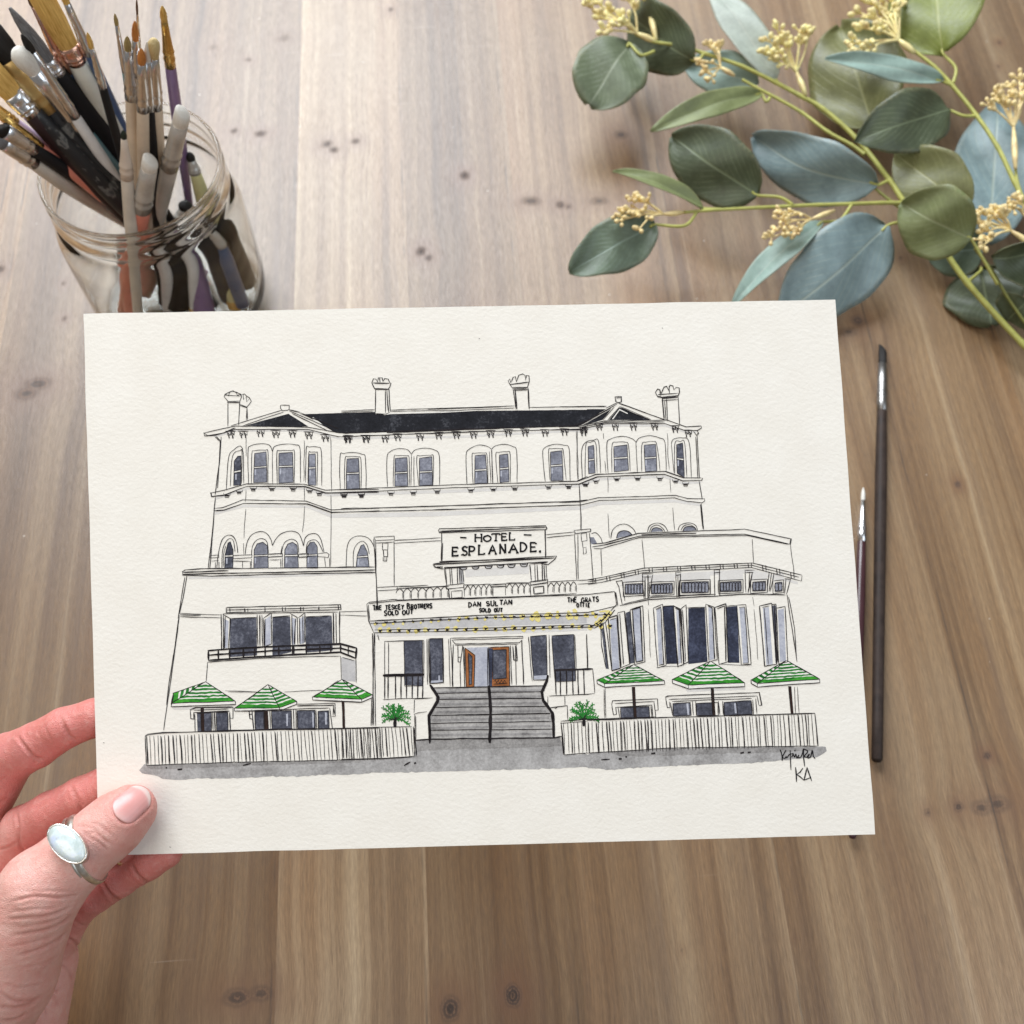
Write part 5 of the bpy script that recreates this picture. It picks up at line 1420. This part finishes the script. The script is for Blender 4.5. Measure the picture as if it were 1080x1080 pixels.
# ------------------------------------------------------------------ artificial eucalyptus sprays
def leaf_mat(name, c, vein, back=None, rough=.44, vs=.75, patch=.25):
    m = NT(name)
    uv = m.coord('UV')
    s_ = m.sep(uv)
    u, v = s_[0], s_[1]
    du = m.math('ABSOLUTE', m.math('SUBTRACT', u, .5))
    midrib = m.maprange(du, .006, .024, 1, 0)
    ph = m.math('SUBTRACT', m.math('MULTIPLY', v, 11), m.math('MULTIPLY', du, 11))
    lat = m.math('ABSOLUTE', m.math('SUBTRACT', m.math('FRACT', ph), .5))
    nz = m.noise(m.coord(), 90, 4, .6)
    nf = m.noise(m.coord(), 420, 3, .6)
    latm = m.math('MULTIPLY', m.maprange(lat, .02, .07, .8, 0), m.maprange(nz, .38, .58, 0, 1))
    vm = m.math('MULTIPLY', m.math('MAXIMUM', midrib, latm), vs)
    d = tuple(x * (1 - patch) for x in c); l = tuple(min(1, x * (1 + patch)) for x in c)
    base = m.ramp(m.math('ADD', m.math('MULTIPLY', nz, .75), m.math('MULTIPLY', nf, .25)), [(.3, d), (.7, l)])
    spk = m.noise(m.coord(), 700, 2, .5)
    base = m.mix(m.maprange(spk, .66, .72, 0, .35), base, (*vein, 1))
    base = m.mix(m.math('MULTIPLY', m.maprange(du, .40, .49, 0, .35), m.maprange(nf, .4, .6, 0, 1)), base, (.30, .24, .12, 1))
    col = m.mix(vm, base, (*vein, 1))
    m.set(color=col, rough=m.maprange(nf, .3, .7, rough * .85, rough * 1.15), spec=.5, normal=m.bump(m.math('ADD', m.math('MULTIPLY', vm, -.8), m.math('MULTIPLY', nf, .5)), .4, .0006), sss=0.0)
    tr = m.new('ShaderNodeBsdfTranslucent'); m.put(tr, 'Color', m.mix(.5, col, (.30, .36, .08, 1)))
    mx = m.new('ShaderNodeMixShader'); mx.inputs[0].default_value = .16
    out = m.n['Material Output']
    m.l.new(m.p.outputs[0], mx.inputs[1]); m.l.new(tr.outputs[0], mx.inputs[2]); m.l.new(mx.outputs[0], out.inputs[0])
    return m.mat
LM = {'grey': leaf_mat('grey green leaf', (.150, .185, .110), (.34, .38, .27)), 'dark': leaf_mat('dark green leaf', (.085, .108, .060), (.24, .29, .17)), 'blue': leaf_mat('powder blue leaf', (.235, .325, .340), (.42, .50, .44), rough=.42),
      'olive': leaf_mat('olive leaf', (.165, .170, .062), (.34, .34, .16)), 'bright': leaf_mat('fresh green leaf', (.190, .225, .045), (.36, .38, .14)), 'pale': leaf_mat('silvery leaf', (.40, .45, .39), (.52, .55, .48)), 'teal': leaf_mat('teal leaf', (.130, .175, .120), (.26, .34, .28)),
      'sage': leaf_mat('sage leaf', (.215, .250, .105), (.36, .40, .22)), 'mint': leaf_mat('pale mint leaf', (.30, .42, .37), (.48, .55, .47))}
M_STEM = simple('yellow green stem', (.42, .42, .11, 1), .45, 0, .18, 160, .1)
M_STEM2 = simple('olive stem', (.22, .23, .06, 1), .45, 0, .18, 160, .1)
M_BUD = simple('yellow bud', (.92, .70, .33, 1), .45, 0, .32, 170, .1)
M_BUD2 = simple('peach bud', (.86, .63, .31, 1), .45, 0, .32, 170, .1)

def leaf(parent, root, base, zb, tip, zt, wpx, mat, roll=0, bend=.06, fold=.10, wave=.0, q=.62, peak=.85, curl=0.0, stalk=None, label=None, rgt=0.0):
    P0 = at_z(*base, zb); P1 = at_z(*tip, zt)
    mid = (P0 + P1) / 2
    a = P1 - P0; L = np.linalg.norm(a); a /= L
    vw = CAM - mid; dist = np.linalg.norm(vw); vw /= dist
    W = wpx * dist / F
    jr = random.Random(int(base[0] * 7 + base[1])); k1, k2 = jr.uniform(0, 6), jr.uniform(0, 6)
    n0 = vw - a * (vw @ a); n0 /= np.linalg.norm(n0)
    s0 = np.cross(a, n0)
    r = math.radians(roll)
    nn = n0 * math.cos(r) + s0 * math.sin(r); ss = np.cross(a, nn)
    nt, nsd = 26, 14
    v = []; f = []; uvs = []
    for i in range(nt + 1):
        t = i / nt
        w = W / 2 * max(0.012, math.sin(math.pi * min(1, max(0, t ** peak)))) ** q * (1 + .035 * math.sin(8 * t + k1) + .02 * math.sin(19 * t + k2))
        for j in range(nsd + 1):
            s = -1 + 2 * j / nsd
            c_ = math.cos(curl * s); sn = math.sin(curl * s) / curl if curl else s
            h = 1.5 * bend * L * 4 * t * (1 - t) + .035 * W * math.sin(9 * t + 3 * s + L * 900) + fold * w * abs(s) + wave * W * math.sin(t * 7 + s * 1.5) * s + (curl and (1 - c_) / curl * w)
            p = P0 + a * (L * t) + ss * (w * (sn if curl else s)) + nn * h + ss * rgt * L * math.sin(math.pi * t)
            v.append(p); uvs.append(((s + 1) / 2, t))
    K = nsd + 1
    for i in range(nt):
        for j in range(nsd): f.append((i * K + j, i * K + j + 1, (i + 1) * K + j + 1, (i + 1) * K + j))
    vv = [np.array(x) - root for x in v]
    o = mesh_obj('leaf', vv, f, LM[mat], parent)
    ul = o.data.uv_layers.new(name='UVMap')
    ul.data.foreach_set('uv', np.array([uvs[l.vertex_index] for l in o.data.loops], np.float32).ravel())
    md = o.modifiers.new('thickness', 'SOLIDIFY'); md.thickness = .00045; md.offset = 0
    if label: o['label'] = label
    if stalk is not None:
        q0 = at_z(*stalk[0], stalk[1]); qm = at_z(*stalk[2], stalk[3]) if len(stalk) > 2 else (q0 + P0) / 2
        mb = MB(); pts = spline([q0, qm, P0, P0 + a * L * .06 + nn * bend * L * .2], 7)
        mb.tube([p - root for p in pts], np.linspace(.00105, .0008, len(pts)), 8)
        mb.build('leaf_stalk', M_STEM, parent)
    return o
def stem(parent, root, pts, r0, r1, name='stem', mat=None, nodes=True):
    P = spline([at_z(x, y, z) for x, y, z in pts], 9)
    mb = MB(); n = len(P)
    rr = np.linspace(r0, r1, n) * MM * .84
    for i in range(0, n, 9): rr[i] *= 1.14
    mb.tube([p - root for p in P], rr, 10)
    return mb.build(name, mat or M_STEM, parent)
def cluster(parent, root, base, heads, zb, seed, mat, bulb=True, rs=1.0):
    """a bud spray: base pixel, then the pixels its twigs reach (with heights)"""
    R_ = random.Random(seed)
    st = MB(); bd = MB()
    b0 = at_z(*base[0], zb); b1 = at_z(*base[1], zb + .002)
    mid_ = (b0 + b1) / 2
    if bulb: st.tube([b0 - root, b0 + (b1 - b0) * .3 - root, mid_ - root, b0 + (b1 - b0) * .75 - root, b1 - root], [.0011 * rs, .0019 * rs, .0021 * rs, .0016 * rs, .0009 * rs], 9)
    else: st.tube([b0 - root, b1 - root], [.001, .0009], 8)
    for hx, hy, hz in heads:
        e = at_z(hx, hy, hz)
        k = b1 + (e - b1) * .5 + np.array([R_.uniform(-1, 1), R_.uniform(-1, 1), R_.uniform(0, 2)]) * .0015
        tw = spline([b1, k, e], 6)
        st.tube([p - root for p in tw], np.linspace(.00085, .0006, len(tw)) * rs, 7)
        L = np.linalg.norm(e - b1)
        for q in range(R_.choice((6, 7, 9))):
            t = R_.uniform(.55, 1.0) if q > 2 else 1.0
            p0 = tw[min(len(tw) - 1, int(t * (len(tw) - 1)))]
            d = (e - b1) / L + np.array([R_.uniform(-1, 1), R_.uniform(-1, 1), R_.uniform(-.5, .9)]) * .95
            d /= np.linalg.norm(d)
            l = R_.uniform(.0026, .0052) * rs
            p1 = p0 + d * l
            st.tube([p0 - root, p1 - root], [.0006 * rs, .0007 * rs], 6)
            bd.ball(p1 + d * .001 - root, R_.uniform(.0013, .0020) * rs, 8, 6, stretch=(d, 1.35))
    st.build('bud_stalk', mat, parent); return bd.build('bud_cluster', mat, parent)

# --- the large spray whose stem comes in from the lower right
root = at_z(950, 215, .034)
A_ = empty('eucalyptus_spray', root, 'large eucalyptus spray with round green and blue leaves reaching across to the upper left', 'eucalyptus spray')
stem(A_, root, [(1110,392,.010),(1078,362,.014),(1020,298,.022),(985,248,.028),(955,215,.033),(938,190,.035),(903,146,.037),(868,115,.039),(844,101,.040),(818,87,.041),(783,70,.043),(745,57,.044),(715,48,.045),(690,44,.045),(670,36,.045)], 2.3, 1.15)
stem(A_, root, [(912,163,.037),(898,153,.037),(873,139,.037),(846,119,.037),(820,104,.038),(797,92,.039),(783,84,.040)], 1.5, 1.1, 'side_stem')
stem(A_, root, [(958,214,.033),(930,214,.035),(900,215,.037),(862,216,.039),(800,219,.042),(745,222,.044),(722,224,.045)], 1.5, 1.05, 'side_stem')
stem(A_, root, [(953,222,.031),(938,211,.033),(921,197,.034)], 1.2, 1.0, 'side_stem', M_STEM2)
leaf(A_, root, (664,46), .046, (621,112), .036, 74, 'grey', 12, .05, .06, q=.50, peak=1.0, stalk=((690,54), .045, (676,58), .046))
leaf(A_, root, (732,64), .043, (664,12), .034, 62, 'dark', -18, .07, .12, q=.55, stalk=((742,57), .044, (738,62), .044), label='dark green leaf behind the bud cluster')
leaf(A_, root, (818,84), .041, (748,-14), .050, 36, 'pale', 25, .04, .10, q=.62, stalk=((822,89), .041), label='silvery pale leaf pointing up')
leaf(A_, root, (800,88), .030, (722,68), .022, 42, 'mint', 8, .04, .1, q=.6)
leaf(A_, root, (803,99), .040, (686,138), .044, 27, 'sage', 26, .05, .30, q=.60, stalk=((812,103), .039, (808,107), .039))
leaf(A_, root, (799,206), .040, (708,143), .046, 70, 'dark', -6, .06, -.04, q=.56, stalk=((836,216), .041, (822,208), .042))
leaf(A_, root, (926,195), .036, (794,143), .026, 62, 'blue', -14, .06, .10, .05, q=.60, rgt=-.05, stalk=((938,190), .035))
leaf(A_, root, (922,138), .026, (887,26), .030, 88, 'olive', 0, .04, .05, .04, q=.56)
leaf(A_, root, (742,220), .044, (646,181), .056, 21, 'sage', 48, .05, .45, q=.62, stalk=((760,221), .043), label='narrow folded leaf seen on edge')
leaf(A_, root, (691,237), .045, (600,287), .040, 56, 'teal', 10, .03, .12, .03, q=.58, stalk=((735,223), .044, (722,238), .045))
leaf(A_, root, (868,234), .037, (772,322), .016, 29, 'mint', 34, .05, .25, q=.62, stalk=((898,216), .037, (886,232), .037), label='narrow pale blue leaf pointing down to the painting')
leaf(A_, root, (936,238), .034, (822,336), .012, 84, 'blue', -12, .05, -.10, q=.56, stalk=((958,235), .032, (945,235), .034))
leaf(A_, root, (1022,222), .040, (944,162), .036, 60, 'olive', 4, .05, .08, q=.60)
leaf(A_, root, (1024,252), .052, (950,214), .056, 70, 'sage', -6, .07, .05, q=.54, stalk=((1052,300), .036, (1036,272), .046), label='pale olive round leaf over the stem crossing')
leaf(A_, root, (1036,262), .020, (978,268), .014, 52, 'teal', 0, .03, .06, q=.56)
leaf(A_, root, (1034,282), .012, (1046,344), .007, 74, 'dark', 0, .02, .06, q=.52, stalk=((1020,298), .022, (1034,286), .018))
leaf(A_, root, (1046,272), .040, (1112,262), .036, 62, 'dark', 24, .05, .2, q=.55, curl=1.2)
cluster(A_, root, ((692,44), (672,35)), [(622,8,.052),(634,20,.05),(648,12,.052),(664,2,.054),(640,32,.049),(652,28,.050),(660,20,.052),(630,2,.051)], .045, 1, M_BUD, rs=1.0)
cluster(A_, root, ((692,42), (684,6)), [(676,-6,.056),(694,-10,.056),(664,-8,.055)], .046, 11, M_BUD)
cluster(A_, root, ((775,80), (760,71)), [(749,50,.048),(758,52,.048),(742,66,.046),(750,82,.044),(744,76,.045)], .042, 2, M_BUD2, rs=.8)
cluster(A_, root, ((850,100), (840,76)), [(820,32,.056),(812,44,.054),(828,42,.055),(848,38,.056),(844,34,.056),(818,60,.052),(808,58,.052),(852,36,.055),(822,66,.05)], .042, 3, M_BUD, rs=.9)
cluster(A_, root, ((722,224), (700,226)), [(678,208,.056),(664,222,.057),(654,226,.056),(674,242,.057),(668,212,.056),(656,232,.057)], .044, 4, M_BUD2, rs=.8)
cluster(A_, root, ((880,222), (856,231)), [(832,228,.045),(824,232,.044),(820,242,.043),(834,248,.042),(842,246,.042),(814,250,.042),(826,224,.045)], .040, 5, M_BUD2, rs=.75)

# --- the second spray along the right edge
root2 = at_z(1085, 215, .040)
B_ = empty('eucalyptus_spray', root2, 'smaller eucalyptus spray rising along the right edge with a fresh green leaf at its top', 'eucalyptus spray')
stem(B_, root2, [(1112,262,.036),(1088,226,.040),(1070,192,.043),(1052,155,.046),(1030,122,.048),(1005,91,.050),(985,70,.052),(962,52,.053),(946,40,.054)], 1.9, 1.2)
leaf(B_, root2, (995,57), .053, (984,-52), .060, 82, 'bright', -8, .05, .14, q=.58, stalk=((1005,88), .050, (1008,72), .052), label='fresh yellow green leaf pointing up out of the picture')
leaf(B_, root2, (994,86), .051, (870,62), .056, 24, 'mint', 30, .04, .20, .10, q=.60, stalk=((1004,90), .050), label='narrow silvery leaf twisted edge on')
leaf(B_, root2, (1001,116), .047, (902,149), .052, 58, 'dark', 8, .06, .10, q=.58, stalk=((1031,122), .048, (1016,122), .048))
leaf(B_, root2, (1042,258), .020, (1052,108), .030, 74, 'blue', 6, .04, .06, q=.62)
stem(B_, root2, [(1120,380,.010),(1086,346,.018),(1062,312,.026),(1046,285,.034),(1028,262,.042)], 1.3, 1.0, 'side_stem', M_STEM2)
stem(B_, root2, [(1080,212,.042),(1073,192,.044),(1071,176,.046)], 1.1, 1.0, 'side_stem')
cluster(B_, root2, ((965,56), (948,42)), [(918,2,.060),(908,14,.058),(922,18,.059),(912,30,.057),(942,2,.061),(936,12,.060),(900,46,.054),(906,56,.053),(928,32,.057),(950,-4,.06)], .054, 6, M_BUD, rs=1.05)
cluster(B_, root2, ((1071,178), (1069,134)), [(1044,112,.054),(1056,108,.054),(1062,104,.055),(1066,92,.056),(1075,84,.056),(1078,104,.055),(1084,94,.056),(1050,100,.055)], .048, 7, M_BUD2, rs=.9)
cluster(B_, root2, ((1095,262), (1066,243)), [(1040,226,.050),(1052,224,.050),(1034,234,.049),(1058,228,.050),(1042,244,.048),(1036,252,.047),(1030,232,.049),(1038,258,.047)], .044, 8, M_BUD2, rs=.9)
cluster(B_, root2, ((1096,240), (1078,224)), [(1068,216,.050),(1074,212,.050),(1064,222,.05)], .044, 9, M_BUD2, rs=.8)
leaf(B_, root2, (1085,316), .030, (1062,338), .012, 46, 'dark', 0, .03, .08, q=.56)
# ------------------------------------------------------------------ two brushes lying on the boards
def lying(label, tip, tail, bl, fl, rb, rf, rh, hair, fer, han, flat, shape, end_r):
    z = .0042
    T = at_z(*tip, z * .8); E_ = at_z(*tail, z)
    L = np.linalg.norm(E_ - T) / MM
    return brush(label, tip, z * .8, tail, z, bl, fl, rb, rf, rh, hair, fer, han, flat=flat, shape=shape, tail=L, end_r=end_r, group=None)
lying('long flat paint brush with dark wooden handle lying right of the painting', (931,366), (925,804), 12, 34, 1.9, 2.8, 3.3, 'dark bristle', 'dull', 'walnut', 1.25, 'chisel', 2.7)
lying('small pale tipped brush with maroon handle half hidden under the right edge of the painting', (910.5,514), (899,885), 8.5, 26, 1.1, 2.3, 2.8, 'white bristle', 'silver', 'plum', 1.0, 'round', 1.9)

# ------------------------------------------------------------------ light, world, camera
def area(name, loc, target, sx, sy, power, col, spread=180):
    l = bpy.data.lights.new(name, 'AREA'); l.shape = 'RECTANGLE'; l.size = sx; l.size_y = sy; l.energy = power; l.color = col
    l.spread = math.radians(spread)
    o = bpy.data.objects.new(name, l); COL.objects.link(o)
    o.location = loc
    o.rotation_euler = (Vector(target) - Vector(loc)).to_track_quat('-Z', 'Y').to_euler()
    return o
area('window_light', (-0.60, 2.0, 1.65), (0, .3, 0), 1.7, 1.5, WIN_P, (.90, .95, 1.0))
area('room_light', (-0.9, -0.3, 1.6), (0, .25, .1), 1.2, 1.2, WARM_P, (1.0, .91, .80))
area('room_light', (1.1, -0.2, 1.3), (.1, .2, .1), 1.0, 1.0, COOL_P, (.78, .89, 1.0))
w = bpy.data.worlds.new('World'); scene.world = w; w.use_nodes = True
bg = w.node_tree.nodes['Background']
bg.inputs[0].default_value = (1.0, .96, .92, 1); bg.inputs[1].default_value = AMB

cd = bpy.data.cameras.new('camera'); cam = bpy.data.objects.new('camera', cd); COL.objects.link(cam)
cam.location = Vector(CAM)
cam.rotation_euler = (math.radians(90) - PITCH, 0, 0)
cd.sensor_width = 36; cd.lens = 36 * F / 1080
cd.clip_start = .01; cd.clip_end = 50
cd.dof.use_dof = True; cd.dof.focus_distance = 0.43; cd.dof.aperture_fstop = 14
scene.camera = cam
scene.view_settings.view_transform = 'Standard'; scene.view_settings.look = 'None'
scene.view_settings.exposure = EXPO; scene.view_settings.gamma = 1.0
scene.render.engine = 'CYCLES'
cy = scene.cycles
cy.use_denoising = True
cy.max_bounces = 24; cy.transmission_bounces = 24; cy.glossy_bounces = 6; cy.diffuse_bounces = 4; cy.transparent_max_bounces = 12
cy.sample_clamp_indirect = 6; cy.blur_glossy = .5
cy.caustics_reflective = True; cy.caustics_refractive = True
